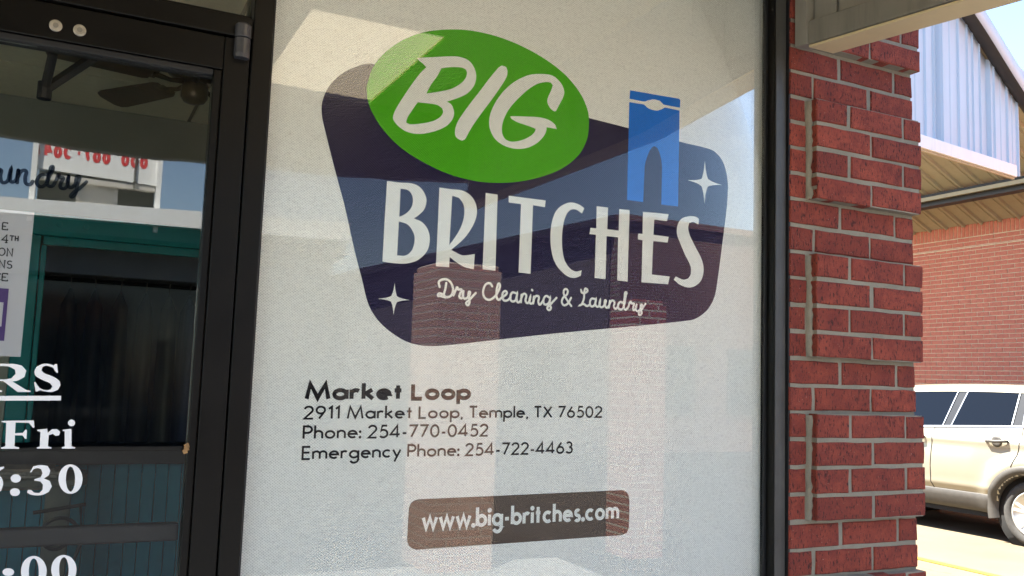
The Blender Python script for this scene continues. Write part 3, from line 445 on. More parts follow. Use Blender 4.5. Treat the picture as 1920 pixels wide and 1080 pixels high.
# ------------------------------------------------------------------ brick pier right of the window
COURSE = .0677; Z0 = 2.3758
_bm = {}
def brick_mesh(w, h, d, m, var, rough=.0011):
    k = (round(w, 3), round(h, 3), round(d, 3), m.name, var)
    if k in _bm: return _bm[k]
    rnd = random.Random(hash(k[:3]) % 1000+var*17)
    j = lambda a: rnd.uniform(-a, a)
    mb = MB(); c = .0028; rings = []
    # outline with a few extra points along the long edges so that arrises wander
    base = []
    nx = 4 if w > .12 else 2
    for i in range(nx): base.append((w*i/nx, 0))
    base += [(w, 0), (w, h/2)]
    for i in range(nx): base.append((w-w*i/nx, h))
    base += [(0, h), (0, h/2)]
    o = [(x+j(rough), z+j(rough)) for x, z in base]
    ins = [(x+(c if x < w/2 else -c)*(1 if x < w*.15 or x > w*.85 else 0)+j(.0006), z+(c if z < h*.45 else (-c if z > h*.55 else 0))+j(.0006)) for x, z in o]
    n = len(o)
    vv = [(x, j(.0006), z) for x, z in ins]+[(x, c+j(.0008), z) for x, z in o]+[(x, d, z) for x, z in o]
    ff = [tuple(range(n))]+[(i, (i+1) % n, (i+1) % n+n, i+n) for i in range(n)]+[(i+n, (i+1) % n+n, (i+1) % n+2*n, i+2*n) for i in range(n)]
    me = mb.add(vv, ff).mesh('brick', m); _bm[k] = me
    return me
pier = thing('brick_pier', 'red brick pier with projecting brick bands beside the printed window sign', 'brick pier')
core = MB().box(.004, .448, .0035, .38, .02, 2.792)
for b0 in range(-5, 36, 6):       # mortar bed of each projecting band (rows b0+0 .. b0+3)
    zt = Z0-(b0)*COURSE; zb = max(.03, zt-4*COURSE)
    if b0 == -5: zt = min(zt, 2.786)
    core.box(.068, .4465, -.0225, .003, zb+.004, zt-.003)
    pass
core.build('mortar', MT['mortar'], pier)
def lay(x0, x1, yf, row, v):
    h = .0575; z = Z0-(row+1)*COURSE+.0051
    if z+h > 2.79 or z < .05: return
    o = put('brick', brick_mesh(x1-x0, h, .085, MT['brick'], v % 4), pier)
    o.location = (x0+random.uniform(-.0012, .0012), yf+random.uniform(-.0015, .0015), z+random.uniform(-.0012, .0012)); o.rotation_euler = (random.uniform(-.006, .006), random.uniform(-.006, .006), 0)
n = 0
for row in range(-7, 34):
    t = row % 6
    if t == 5: segs = [(0, .1685, 0), (.1785, .3735, 0), (.3835, .451, 0)]
    elif t == 0: segs = [(0, .0755, 0), (.0855, .2785, 0), (.2885, .451, 0)]
    elif t in (1, 3): segs = [(0, .0535, 0), (.0655, .1755, -.026), (.186, .3765, -.026), (.3865, .4535, -.026)]
    else: segs = [(0, .0535, 0), (.0655, .2555, -.026), (.2655, .4535, -.026)]
    for a, b, y in segs:
        j = random.uniform(-.0025, .0025)
        lay(a if a == 0 else a+j*.5, b+(j if b < .44 else 0), y, row, n); n += 1

# ------------------------------------------------------------------ storefront framing
XJ0, XJ1 = -1.3505, -1.3124     # mullion between door and sign window
for b0 in range(-5, 36, 6):       # hand-pointed joint where each band steps out
    zt = min(Z0-b0*COURSE, 2.786); zb = max(.03, Z0-(b0+4)*COURSE); rows_ = []; nj = 22
    for i in range(nj+1):
        z = zb+.005+(zt-zb-.012)*i/nj; w0 = .0550+random.uniform(-.003, .0015); d = -.009+random.uniform(-.004, .004)
        rows_.append([(w0, .003, z), (w0+.002, d*.4, z), (.0600, d, z), (.0672, d*.9, z)])
    MB().grid(rows_).build('pointing', MT['mortar'], pier, True)
fr = thing('storefront_frame', 'dark bronze aluminium storefront frame around door and sign window', 'window frame')
MB().box(XJ0, XJ1, .014, .118, .13, 2.79).build('mullion', MT['frame'], fr, bevel=.0025)
rj = MB().box(-.0397, -.0025, .014, .118, .13, 2.79).build('jamb', MT['frame'], fr, bevel=.002)
MB().box(-.0377, -.0045, .0118, .0138, .14, 2.78).build('lit_face_plate', MT['frame_lit'], fr, bevel=.0005)  # paler sheet: light on the jamb's front face put into its colour
MB().box(-.0022, .0032, .004, .03, .13, 2.79).build('sealant', MT['gasket'], fr)
MB().box(XJ1+.0005, -.0402, .014, .118, .42, .47).build('sill', MT['frame'], fr, bevel=.003)
MB().box(XJ1+.0005, -.0402, .014, .118, 2.73, 2.79).build('head', MT['frame'], fr, bevel=.003)
MB().box(-2.30, XJ0-.0005, .014, .118, 2.186, 2.226).build('transom_bar', MT['frame'], fr, bevel=.002)
MB().box(-2.30, XJ0-.0005, .014, .118, 2.73, 2.79).build('head', MT['frame'], fr, bevel=.003)
MB().box(-2.34, -2.30, .014, .118, .13, 2.79).build('jamb', MT['frame'], fr, bevel=.003)
MB().box(-2.299, XJ0-.001, .03, .05, 2.2262, 2.236).build('glazing_bead', MT['frame'], fr, bevel=.002)
MB().box(-2.298, XJ0-.001, .055, .061, 2.227, 2.729).build('transom_pane', MT['door_glass'], fr)
MB().box(XJ1+.001, -.041, .0475, .0535, .471, 2.729).build('window_pane', MT['sign_glass'], fr)
for x0, x1 in ((XJ1+.0005, XJ1+.007), (-.047, -.0402)):
    MB().box(x0, x1, .040, .0472, .472, 2.728).build('gasket', MT['gasket'], fr)
kw = thing('knee_wall', 'low brick knee wall under the sign window', 'wall')
MB().box(XJ1+.001, -.001, .03, .14, .13, .4195).build('wall_panel', MT['brick_wall'], kw)

# ------------------------------------------------------------------ printed window sign
YS = .0585
sg = thing('window_sign', 'white printed screen-fabric window sign with navy, green and blue laundry logo', 'sign')
MB().box(XJ1+.002, -.042, YS+.0006, YS+.0022, .472, 2.728).build('fabric_panel', MT['fabric'], sg)
def shape(name, keys, mat, lay_, label=None, smooth=True, corner=48, closed=True):
    polys = [catmull(DATA[k], 5, True, corner) if smooth else DATA[k] for k in keys]
    o = MB().flat(polys, YS-lay_*2e-4).build(name, mat, sg, fix=False)
    if label: o['label'] = label
    return o
shape('logo_shield', ['navy'], MT['navy'], 0, 'navy rounded logo shape')
shape('logo_oval', ['oval'], MT['green'], 1, 'bright green tilted oval')
shape('letter', ['big_B', 'big_B_h1', 'big_B_h2'], MT['print_white'], 2); shape('letter', ['big_I'], MT['print_white'], 2); shape('letter', ['big_G'], MT['print_white'], 2)
for k in (['br_B', 'br_B_h1', 'br_B_h2'], ['br_R', 'br_R_h1'], ['br_C'], ['br_S']): shape('letter', k, MT['print_white'], 2, None, True, 40)
for k in ('br_I', 'br_T', 'br_H', 'br_E'): shape('letter', [k], MT['print_white'], 2, None, False)
shape('trousers', ['pants'], MT['blue'], 1, 'blue trousers pictogram', True, 30); shape('waistband', ['waist'], MT['blue'], 1, 'blue trouser waistband', True, 30)
for k in ('star1', 'star2'):
    P = [Vector(p) for p in DATA[k]]; c = sum(P, Vector((0, 0)))/8; pts = []
    for i in range(8):
        a, b = P[i], P[(i+1) % 8]; m_ = (a+b)/2; pull = (c-m_)*.17
        for q in range(5): t = q/5; p = a.lerp(b, t)+pull*4*t*(1-t); pts.append((p.x, p.y))
    MB().flat([pts], YS-4e-4).build('sparkle_star', MT['print_white'], sg, fix=False)
shape('address_pill', ['pill'], MT['brown'], 1, 'brown rounded web address bar')
mb = MB()
for st in DATA['script']: ribbon(mb, catmull(st, 12, False, 170, True), .0051, YS-4e-4)
mb.build('script_line', MT['print_white'], sg, fix=False)
text_line('text_line', 'Market Loop', DATA['t_market'], .0084, .22, MT['print_black'], sg, YS-2e-4)
text_line('text_line', '2911 Market Loop, Temple, TX 76502', DATA['t_addr'], .0041, .20, MT['print_black'], sg, YS-2e-4)
text_line('text_line', 'Phone: 254-770-0452', DATA['t_phone'], .0041, .20, MT['print_black'], sg, YS-2e-4)
text_line('text_line', 'Emergency Phone: 254-722-4463', DATA['t_em'], .0041, .20, MT['print_black'], sg, YS-2e-4)
text_line('text_line', 'www.big-britches.com', DATA['t_www'], .0075, .25, MT['print_white'], sg, YS-4e-4)

# ------------------------------------------------------------------ entrance door
dr = thing('entrance_door', 'dark bronze framed glass shop door with white opening hours', 'door')
XD1 = -1.3530; XD0 = -2.297; XG = -1.4165
MB().box(XG+.016, XD1, .016, .060, .15, 2.1815).build('stile', MT['frame'], dr, bevel=.002)
MB().box(XG, XG+.0155, .020, .056, .25, 2.1165).build('glazing_stop', MT['frame'], dr, bevel=.003)
MB().box(XD0, XD0+.06, .016, .060, .15, 2.1815).build('stile', MT['frame'], dr, bevel=.002)
MB().box(XD0+.0605, XG+.0155, .016, .060, 2.1170, 2.1815).build('top_rail', MT['frame'], dr, bevel=.002)
MB().box(XD0+.0605, XG-.0005, .020, .056, 2.1045, 2.1165).build('glazing_stop', MT['gasket'], dr, bevel=.002)
MB().box(XD0+.0605, XG+.0155, .016, .060, .15, .249).build('bottom_rail', MT['frame'], dr, bevel=.002)
MB().box(XD0+.061, XG-.0006, .031, .036, .2495, 2.104).build('glass_pane', MT['door_glass'], dr)
MB().box(XD0+.061, XG+.001, .072, .098, 1.236, 1.268).build('push_bar', MT['gasket'], dr, bevel=.004)
hg = MB().lathe([(.0135, 2.142), (.0150, 2.150), (.0150, 2.180)], (-1.3695, .010, 0), 'z', 20).lathe([(.0145, 2.182), (.0152, 2.186), (.0152, 2.206), (.012, 2.210)], (-1.3695, .010, 0), 'z', 20)
hg.build('hinge', MT['hinge'], dr, smooth=False, bevel=.0008)
for x, z in ((-1.6855, 2.1415), (-1.6475, 2.1410)):
    s_ = MB().lathe([(.0105, .0155), (.0105, .0125), (.0085, .0112), (.0, .0112)], (x, 0, z), 'y', 20).build('screw_cap', MT['steel'], dr, smooth=False)
    MB().lathe([(.0045, .0111), (.0045, .0100), (.0, .0098)], (x, 0, z), 'y', 12).build('screw_recess', MT['rail_metal'], s_)
a0, a1, a2 = Vector((-1.683, .075, 2.150)), Vector((-1.699, .150, 2.062)), Vector((-1.600, .16, 2.165))
MB().tube([a0, a0.lerp(a1, .35), a0.lerp(a1, .36), a1], [.0055, .0055, .0085, .0085], 8).tube([a1+Vector((0, 0, -.018)), a1+Vector((0, 0, .014))], .0125, 10).build('closer_arm', MT['gasket'], dr)
MB().tube([a1, a2], [.010, .011], 6).build('closer_arm', MT['gasket'], dr)
MB().box(-1.66, -1.50, .062, .12, 2.142, 2.178).build('closer_body', MT['gasket'], dr, bevel=.004)
YV = .0302
for k, polys in DATA['door'].items():
    p = [catmull(q, 4, True, 38) if k not in ('bar',) else q for q in polys]
    MB().flat(p, YV).build('rule' if k == 'bar' else 'letter', MT['white_vinyl'], dr, fix=False)
mb = MB()
for st in DATA['laundry']: ribbon(mb, catmull(st, 12, False, 170, True), .0060, .0306)
mb.build('script_decal', MT['film'], dr, fix=False)
# dead leaf caught in the stop
MT['leaf'] = plain('dry_leaf', (.30, .17, .07), .8, 0, .3, 90)
lf = MB()
for i in range(3):
    z = 1.398+i*.005; x = XG-.001-random.uniform(0, .006)
    lf.add([(x, .018, z), (x+.007, .014+random.uniform(-.003, .003), z+.003), (x+.004, .017, z+.011), (x-.003, .019, z+.007)], [(0, 1, 2, 3)])
tag(lf.build('dry_leaf', MT['leaf']), 'curled brown dead leaf caught on the door glass edge', 'leaf')

# paper notice taped inside the door
MT['paper'] = plain('white_paper', (.66, .66, .70), .8, 0, .03, 5)
MT['ink'] = plain('black_ink', (.02, .02, .025), .8); MT['purple'] = plain('purple_ink', (.10, .055, .22), .8)
nt_ = thing('paper_notice', 'white paper notice with black serif text taped inside the door glass', 'notice')
MB().add([(-1.91, .0395, 1.812), (-1.6935, .0395, 1.812), (-1.695, .041, 1.562), (-1.91, .041, 1.562)], [(0, 1, 2, 3)]).build('sheet', MT['paper'], nt_)
def serif(mb, ch, x, z, h, w=.0022, y=.0390):
    s = {'E': [[(0, 0), (0, 1)], [(0, 1), (.6, 1), (.6, .85)], [(0, .5), (.45, .5)], [(0, 0), (.65, 0), (.65, .18)]],
         '4': [[(.5, 0), (.5, 1), (0, .3), (.7, .3)], [(.35, 0), (.65, 0)]], 'T': [[(0, .85), (0, 1), (.7, 1), (.7, .85)], [(.35, 1), (.35, 0)], [(.2, 0), (.5, 0)]],
         'H': [[(.1, 0), (.1, 1)], [(.65, 0), (.65, 1)], [(.1, .5), (.65, .5)], [(0, 0), (.22, 0)], [(.55, 0), (.77, 0)], [(0, 1), (.22, 1)], [(.55, 1), (.77, 1)]],
         'O': [('o', [(.4+.38*math.cos(i*.3142), .5+.5*math.sin(i*.3142)) for i in range(20)])],
         'N': [[(.1, 0), (.1, 1), (.7, 0), (.7, 1)], [(0, 0), (.2, 0)], [(0, 1), (.12, 1)], [(.6, 1), (.8, 1)]],
         'S': [arc(.3, .75, .25, .25, 30, 265)+arc(.3, .26, .28, .26, 85, -150)], 'C': [arc(.4, .5, .38, .5, 40, 320)], 'A': [[(0, 0), (.4, 1), (.8, 0)], [(.15, .35), (.65, .35)]]}[ch]
    for p in s:
        if isinstance(p, tuple): ribbon(mb, [(x+a*h, z+b*h) for a, b in p[1]], w, y, True)
        else: ribbon(mb, [(x+a*h, z+b*h) for a, b in p], w, y, False, False)
mb = MB()
for ch, x, z, h in (('E', -1.7395, 1.7775, .012), ('C', -1.7535, 1.7775, .012), ('4', -1.7385, 1.7555, .0135), ('T', -1.7265, 1.7605, .0075), ('H', -1.7195, 1.7605, .0075),
                    ('O', -1.7420, 1.7330, .0125), ('N', -1.7300, 1.7330, .0125), ('N', -1.7400, 1.7120, .0125), ('S', -1.7275, 1.7120, .0125), ('O', -1.7545, 1.7120, .0125), ('C', -1.7440, 1.6900, .0125), ('E', -1.7330, 1.6900, .0125)):
    serif(mb, ch, x, z, h, .0019)
mb.build('text_line', MT['ink'], nt_, fix=False)
mb = MB(); mb.box(-1.86, -1.7215, .0389, .0391, 1.588, 1.677)
for i in range(1): pass
pb = mb.build('printed_picture', MT['purple'], nt_)
MB().box(-1.855, -1.7275, .0386, .0388, 1.612, 1.653).build('picture_band', MT['paper'], nt_)

# ------------------------------------------------------------------ store building and interior
MT['gypsum'] = plain('grey_wall_paint', (.6, .6, .53), .9, 0, .06, 3)
MT['tile'] = plain('ceiling_tile', (.85, .78, .56), .95, 0, .05, 30, .2, 300)
MT['grid'] = plain('ceiling_grid', (.22, .20, .15), .6)
MT['floor'] = plain('vinyl_floor', (.5, .48, .42), .5, 0, .15, 5)
sb = thing('store_building', 'red brick shop building that holds the door and sign window', 'building')
MB().box(-14, -6.2, .0, .25, .0, 4.3).build('front_wall', MT['brick_wall'], sb)
MB().box(-6.199, -2.342, .0, .25, 2.8, 4.3).build('front_wall', MT['brick_wall'], sb)
MB().box(-6.199, -2.342, .03, .2, .0, .45).build('front_wall', MT['brick_wall'], sb)
for i in range(3): MB().box(-6.19+i*1.283+.03, -6.19+(i+1)*1.283-.03, .05, .056, .451, 2.799).build('added_shop_window', MT['clear_glass'], sb)  # unseen windows, added to let daylight into the shop
for i in range(3): MB().box(-6.19+i*1.283-.029, -6.19+i*1.283+.029, .02, .11, .451, 2.799).build('added_mullion', MT['frame'], sb)
MB().box(-2.341, .45, .02, .25, 2.795, 4.3).build('front_wall', MT['brick_wall'], sb)
MB().box(.20, .449, .382, 10, 0, 4.3).build('side_wall', MT['brick_wall_y'], sb)
MB().box(-14, .449, 10.0, 10.2, 0, 4.3).build('back_wall', MT['brick_wall'], sb)
MB().box(-14.2, -14.001, 0, 10.2, 0, 4.3).build('side_wall', MT['brick_wall_y'], sb)
MB().box(-13.99, .44, .25, 9.99, 3.3, 3.45).build('roof', MT['grid'], sb)
MB().box(-.005, .19, .2, 9.9, .1, 3.2).build('inner_wall', MT['gypsum'], sb)
MB().box(-6.4, -6.3, .26, 9.9, .1, 3.2).build('inner_wall', MT['gypsum'], sb)
MB().box(-6.29, -.01, 6.5, 6.6, .1, 3.2).build('inner_wall', MT['gypsum'], sb)
struct(MB().box(-6.29, -.01, .02, 6.49, .06, .128).build('shop_floor', MT['floor']))
cl = struct(MB().box(-6.29, -.01, .26, 6.49, 2.835, 2.86).build('ceiling', MT['grid']))
tm = MB().box(.012, 1.188, .012, .598, 0, .022).mesh('ceiling_tile', MT['tile'])
for i in range(5):
    for k in range(5):
        o = put('ceiling_tile', tm, cl); o.location = (-5.85+1.2*i-.1, .12+.6*k, 2.812+random.uniform(0, .003))
# ceiling fan
MT['bronze'] = plain('antique_bronze', (.16, .12, .075), .3, .8, .25, 30); MT['blade'] = plain('dark_wood_blade', (.10, .065, .04), .5, 0, .3, 6, 0, 60, .5, (1, 12, 1))
fan = thing('ceiling_fan', 'bronze ceiling fan with wooden blades hanging inside the shop', 'ceiling fan')
fc = Vector((-1.245, 2.0, 0))
MB().lathe([(.075, 2.812), (.11, 2.795), (.118, 2.752), (.105, 2.722), (.07, 2.700), (.035, 2.694)], fc, 'z', 32).build('motor_housing', MT['bronze'], fan, True)
MB().lathe([(.034, 2.694), (.046, 2.688), (.052, 2.672), (.052, 2.632), (.04, 2.614), (.018, 2.606), (.0, 2.605)], fc, 'z', 28).build('switch_cup', MT['bronze'], fan, True)
for q in range(5):
    a = R(196+72*q); d = Vector((math.cos(a), math.sin(a), 0)); n_ = Vector((-d.y, d.x, .22)).normalized(); zc = Vector((0, 0, 2.690))
    br = [fc+zc+d*.05, fc+zc+d*.10+Vector((0, 0, -.008)), fc+zc+d*.17]
    MB().tube(br, [.012, .009, .012], 8).add([fc+zc+d*.15-n_*.035, fc+zc+d*.21-n_*.028, fc+zc+d*.21+n_*.028, fc+zc+d*.15+n_*.035], [(0, 1, 2, 3)]).build('blade_iron', MT['bronze'], fan)
    lo, hi = [], []
    up = Vector((0, 0, .006)); pr = [(.17, .045), (.19, .055), (.35, .063), (.50, .068), (.53, .06), (.545, .035)]
    ol = [fc+zc+d*r_-n_*w for r_, w in pr]+[fc+zc+d*r_+n_*w for r_, w in pr[::-1]]
    k = len(ol); MB().add(ol+[p+up for p in ol], [tuple(range(k)), tuple(range(k, 2*k))[::-1]]+[(i, (i+1) % k, (i+1) % k+k, i+k) for i in range(k)]).build('blade', MT['blade'], fan)
# counter partition with teal service opening
YP = 3.05; 
MT['teal'] = plain('teal_paint', (.006, .36, .38), .5, 0, .12, 4); MT['teal_blue'] = plain('teal_beadboard_paint', (.002, .26, .36), .5, 0, .12, 4)
MT['black'] = plain('black_laminate', (.008, .008, .009), .35); MT['shelf'] = plain('grey_green_shelf', (.17, .18, .14), .5, 0, .2, 8)
pt = thing('counter_partition', 'teal framed service counter partition inside the dim shop', 'partition')
def zi(z2): return 1.55+(z2-1.55)*(YP+1.708)/(2+1.708)     # heights carried back to the partition plane
MT['bulk'] = plain('olive_grey_paint', (.26, .27, .23), .9, 0, .06, 3)
MB().box(-6.29, -.012, YP+.001, YP+.12, 2.262, 2.811).build('bulkhead', MT['bulk'], pt)
MB().box(-1.855, -.02, YP-.025, YP, 2.158, 2.262).build('header_board', MT['teal'], pt, bevel=.004)
MB().box(-1.762, -.02, YP-.018, YP+.002, 2.115, 2.156).build('header_board', MT['teal'], pt, bevel=.004)
MB().box(-1.858, -1.772, YP-.022, YP, 1.19, 2.155).build('post', MT['teal'], pt, bevel=.004)
MB().box(-1.768, -1.745, YP-.012, YP+.03, 1.19, 2.113).build('post', MT['teal'], pt, bevel=.003)
MB().box(-6.29, -1.862, YP, YP+.12, .13, 2.26).build('wall_panel', MT['gypsum'], pt)
for x in (-1.82, -1.70, -1.585): MB().lathe([(.013, YP-.026), (.012, YP-.031), (.0, YP-.033)], (x, 0, 2.215), 'y', 14).build('rosette', MT['teal'], pt)
MB().box(-1.718, -1.652, YP-.034, YP-.019, 2.118, 2.150).build('latch', MT['teal'], pt, bevel=.004)
MB().box(-1.86, -.02, YP-.16, YP+.35, 1.10, 1.165).build('countertop', MT['black'], pt, bevel=.006)
x = -2.4
while x < -.1:
    MB().box(x, x+.058, YP-.012, YP, .14, 1.098).build('bead_board', MT['teal_blue'], pt, bevel=.004); x += .0605
# narrow console shelf with scroll bracket
tb = thing('console_table', 'grey console shelf with black iron scroll bracket inside the shop', 'console table')
ty = 2.62
MB().prism([(-2.5, ty), (-1.545, ty), (-1.50, ty+.05), (-1.50, YP-.02), (-2.5, YP-.02)], 'z', 1.035, 1.065).build('table_top', MT['shelf'], tb, bevel=.006)
MB().box(-2.49, -1.56, ty+.05, YP-.03, 1.018, 1.034).build('apron', MT['shelf'], tb)
MB().box(-1.66, -1.56, ty+.10, ty+.14, .13, 1.017).build('leg', MT['shelf'], tb, bevel=.004)
sp = [(-1.60+.085*math.cos(t)*(1-.075*t), ty+.03, .825+.085*math.sin(t)*(1-.075*t)) for t in [i*.25 for i in range(46)]]
MB().tube(sp, .008, 8).tube([(-1.70, ty+.03, .925), (-1.50, ty+.03, .955)], .008, 8).tube([(-1.52, ty+.03, .95), (-1.505, ty+.03, .80), (-1.56, ty+.03, .62)], .008, 8).build('scroll_bracket', MT['black'], tb)
MB().tube([(-2.4, ty+.03, .925), (-2.40, ty+.03, .13)], .010, 8).tube([(-1.56, ty+.03, .62), (-1.58, ty+.03, .13)], .008, 8).build('leg', MT['black'], tb)
MT['mag'] = plain('magazine_cover', (.32, .25, .18), .4, 0, .5, 14); MT['mag2'] = plain('magazine_edge', (.40, .36, .30), .6, 0, .3, 60)
for i, (lab, dx, dy) in enumerate((('bottom magazine of the pile on the console shelf', 0, 0), ('middle magazine of the pile on the console shelf', .012, .01), ('topmost magazine of the pile on the console shelf', -.01, .004))):
    o = MB().box(-1.96+dx, -1.62+dx, ty+.06+dy, ty+.28+dy, 1.0655+i*.0135, 1.0655+i*.0135+.013).build('magazine', MT['mag'] if i == 2 else MT['mag2'], None, bevel=.002)
    tag(o, lab, 'magazine', 'magazines on the console shelf')
# garments hanging in the back room
rail = tag(MB().tube([(-1.85, 4.1, 2.05), (-.05, 4.1, 2.05)], .014, 10).tube([(-1.83, 4.1, 2.05), (-1.83, 4.1, 2.83)], .01, 8).tube([(-.12, 4.1, 2.05), (-.12, 4.1, 2.83)], .01, 8).build('clothes_rail', MT['black']), 'black hanging clothes rail in the dark back room', 'clothes rail')
gcols = [((.10, .10, .075), 'olive bagged garment'), ((.05, .05, .05), 'charcoal bagged garment'), ((.16, .15, .11), 'khaki bagged garment'), ((.06, .055, .05), 'dark brown bagged garment'), ((.14, .13, .10), 'grey-green bagged garment'), ((.05, .07, .14), 'blue bagged garment')]
gx = [-1.63, -1.50, -1.36, -1.22, -1.09, -.97]; gwh = ['nearest the teal post', 'second from the teal post', 'third from the teal post', 'fourth from the teal post', 'fifth from the teal post', 'farthest right behind the door glass']
for (c, lab), x, wh in zip(gcols, gx, gwh):
    gm = plain('garment_'+lab.split()[0], c, .6, 0, .25, 3, 0, 60, .5, (6, 6, .4)); gt = thing('hanging_garment', lab+' on the back rail, '+wh, 'garment', 'garments hanging in the back room')
    rows = []
    for zi_, (z, w, t) in enumerate(((2.0, .015, .02), (1.96, .05, .04), (1.90, .10, .06), (1.6, .12, .07), (1.2, .13, .08), (.95, .14, .08))):
        rows.append([(x+w*.42*math.cos(a)*(1+.12*math.sin(5*a+x*20)*(zi_ > 1)), 4.1+w*1.6*math.sin(a), z) for a in [2*math.pi*k/24 for k in range(25)]])
    MB().grid(rows).build('garment_body', gm, gt, True)
    MB().tube([(x, 4.1, 1.99), (x, 4.1, 2.03), (x, 4.075, 2.06), (x, 4.1, 2.075), (x, 4.125, 2.06)], .003, 6).build('hanger_hook', MT['steel'], gt)

# ------------------------------------------------------------------ canopy over the walkway
MT['soffit'] = streaky('tan_soffit_metal', (.72, .58, .34), (.60, .48, .28), .6)
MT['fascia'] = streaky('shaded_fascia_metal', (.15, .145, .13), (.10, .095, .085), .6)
def sun_patch_mat():
    m = bpy.data.materials.new('translucent_sun_patch'); m.use_nodes = True; nt = m.node_tree
    for n in list(nt.nodes): nt.nodes.remove(n)
    o = nt.nodes.new('ShaderNodeOutputMaterial'); tr = nt.nodes.new('ShaderNodeBsdfTranslucent'); df = nt.nodes.new('ShaderNodeBsdfDiffuse'); mx = nt.nodes.new('ShaderNodeMixShader')
    tr.inputs[0].default_value = (.92, .78, .55, 1); df.inputs[0].default_value = (.85, .74, .55, 1); mx.inputs[0].default_value = .2
    nt.links.new(tr.outputs[0], mx.inputs[1]); nt.links.new(df.outputs[0], mx.inputs[2]); nt.links.new(mx.outputs[0], o.inputs[0])
    return m
MT['sun_patch'] = sun_patch_mat()
cn = thing('walkway_canopy', 'tan metal walkway canopy with grey end panel above the brick pier', 'canopy')
for b in ((-14, -.961, -2.1, -.001), (-.459, .052, -2.1, -.001), (-.9605, -.4595, -1.179, -.001)):
    MB().box(b[0], b[1], b[2], b[3], 2.80, 2.84).build('soffit_panel', MT['soffit'], cn)
MB().grid([[(-.96+.5*i/40, y, 2.812+.0015*math.sin(i*1.2)) for i in range(41)] for y in (-2.095, -1.182)]).build('sun_patch_panel', MT['sun_patch'], cn, True)  # added translucent sheet, standing in for sun bounced onto the soffit
fp = []
nn = 60
for i in range(nn+1):
    x = -6+6.2*i/nn; fp.append((x, (2.415 if x < -1.1 else 2.415+.075*(x+1.1))+random.uniform(-.004, .004)+.006*math.sin(x*5)))
MB().prism(fp+[(.2, 2.97), (-6, 2.97)], 'y', -2.16, -2.102).build('fascia', MT['fascia'], cn)
# end panel: posts, ribbed sheet, bottom rail
ex = .037
MB().prism([(-.006, 2.436), (-.006, 2.799), (-.045, 2.799), (-.045, 2.432)], 'x', ex-.028, ex+.02).build('wall_angle', MT['grey_metal'], cn, bevel=.002)
ebot = [(-.012, 2.430), (-.60, 2.371), (-2.10, 2.371)]
for i, (y0, y1) in enumerate([(-.050-.075*k, -.050-.075*(k+1)+.003) for k in range(27)]):
    dx = 0.004 if i % 2 else -.004
    z0 = 2.485-(.1*min(-y0, .6)); z1 = 2.485-(.1*min(-y1, .6))
    MB().prism([(y0, z0), (y1, z1), (y1, 2.799), (y0, 2.799)], 'x', ex+dx, ex+dx+.004).build('panel_rib', MT['grey_metal'], cn)
MB().prism([(-.046, 2.44), (-.60, 2.385), (-2.10, 2.385), (-2.10, 2.799), (-.046, 2.799)], 'x', ex+.0085, ex+.0125).build('backing_sheet', MT['grey_metal'], cn)
MB().prism([(-.046, 2.432), (-.60, 2.377), (-2.10, 2.377), (-2.10, 2.440), (-.60, 2.440), (-.046, 2.494)], 'x', ex-.022, ex+.0080).build('bottom_rail', MT['rail_metal'], cn, bevel=.003)
MB().prism([(-.046, 2.424), (-.60, 2.369), (-2.10, 2.369), (-2.10, 2.3755), (-.60, 2.3755), (-.046, 2.4305)], 'x', ex-.020, ex+.065).build('rail_lip', MT['soffit'], cn, bevel=.0015)
# ------------------------------------------------------------------ neighbouring brick building to the right
WX = 10.6
nb = thing('brick_building', 'red brick building behind the parked silver car', 'building')
MB().box(WX+.006, WX+8, -3, 8.9+8, 0, 4.9).build('wall', MT['brick_wall_y'], nb)
# the near part of the wall brick by brick
MB().box(WX+.001, WX+.0055, 5.6, 9.2, 1.2, 4.18).build('mortar', MT['mortar_far'], nb)
bricks = []
rows = int((4.17-1.25)/COURSE)
for r_ in range(rows):
    z = 4.17-(r_+1)*COURSE
    if r_ < 3: continue                       # soldier course above
    off = (.1015 if r_ % 2 else 0)+random.uniform(-.006, .006)
    y = 5.62+off
    while y+.193 < 9.18:
        bricks.append((y, z)); y += .203
def wall_brick(w, h, v):
    k = ('wb', round(w, 3), round(h, 3), v)
    if k in _bm: return _bm[k]
    rnd = random.Random(v*31+int(w*1000)); j = lambda a: rnd.uniform(-a, a); c = .0025
    o = [(j(.002), j(.0015)), (w+j(.002), j(.0015)), (w+j(.002), h+j(.0015)), (j(.002), h+j(.0015))]
    vv = [(-.0065+j(.001), y+(c if y < w/2 else -c), z+(c if z < h/2 else -c)) for y, z in o]+[(-.004, y, z) for y, z in o]+[(.004, y, z) for y, z in o]
    me = MB().add(vv, [(0, 1, 2, 3)]+[(i, (i+1) % 4, (i+1) % 4+4, i+4) for i in range(4)]+[(i+4, (i+1) % 4+4, (i+1) % 4+8, i+8) for i in range(4)]).mesh('brick', MT['brick_far']); _bm[k] = me
    return me
def vis(b): return 6.3 < b[0] < 8.75 and 1.62 < b[1] < 4.1
vb = sorted([b for b in bricks if vis(b)], key=lambda b: b[0])[:270]
vset = set(vb); rest = MB()
for i, b in enumerate(bricks):
    if b in vset:
        o = put('brick', wall_brick(.193, .0577, i % 5), nb); o.location = (WX, b[0], b[1])
    else: rest.box(WX-.0065, WX+.004, b[0], b[0]+.193, b[1], b[1]+.0577)
for i in range(40):
    y = 6.2+i*.0677*1.0
    if y < 9.1:
        o = put('soldier_brick', wall_brick(.0577, .193, i % 5), nb); o.location = (WX, y, 4.17-3*COURSE+.005)
ro = rest.build('far_brickwork', MT['brick_far'], nb); ro['kind'] = 'stuff'
MB().box(WX-.016, WX+.002, 5.6, 9.2, 3.80, 3.812).build('string_joint', MT['mortar_far'], nb)

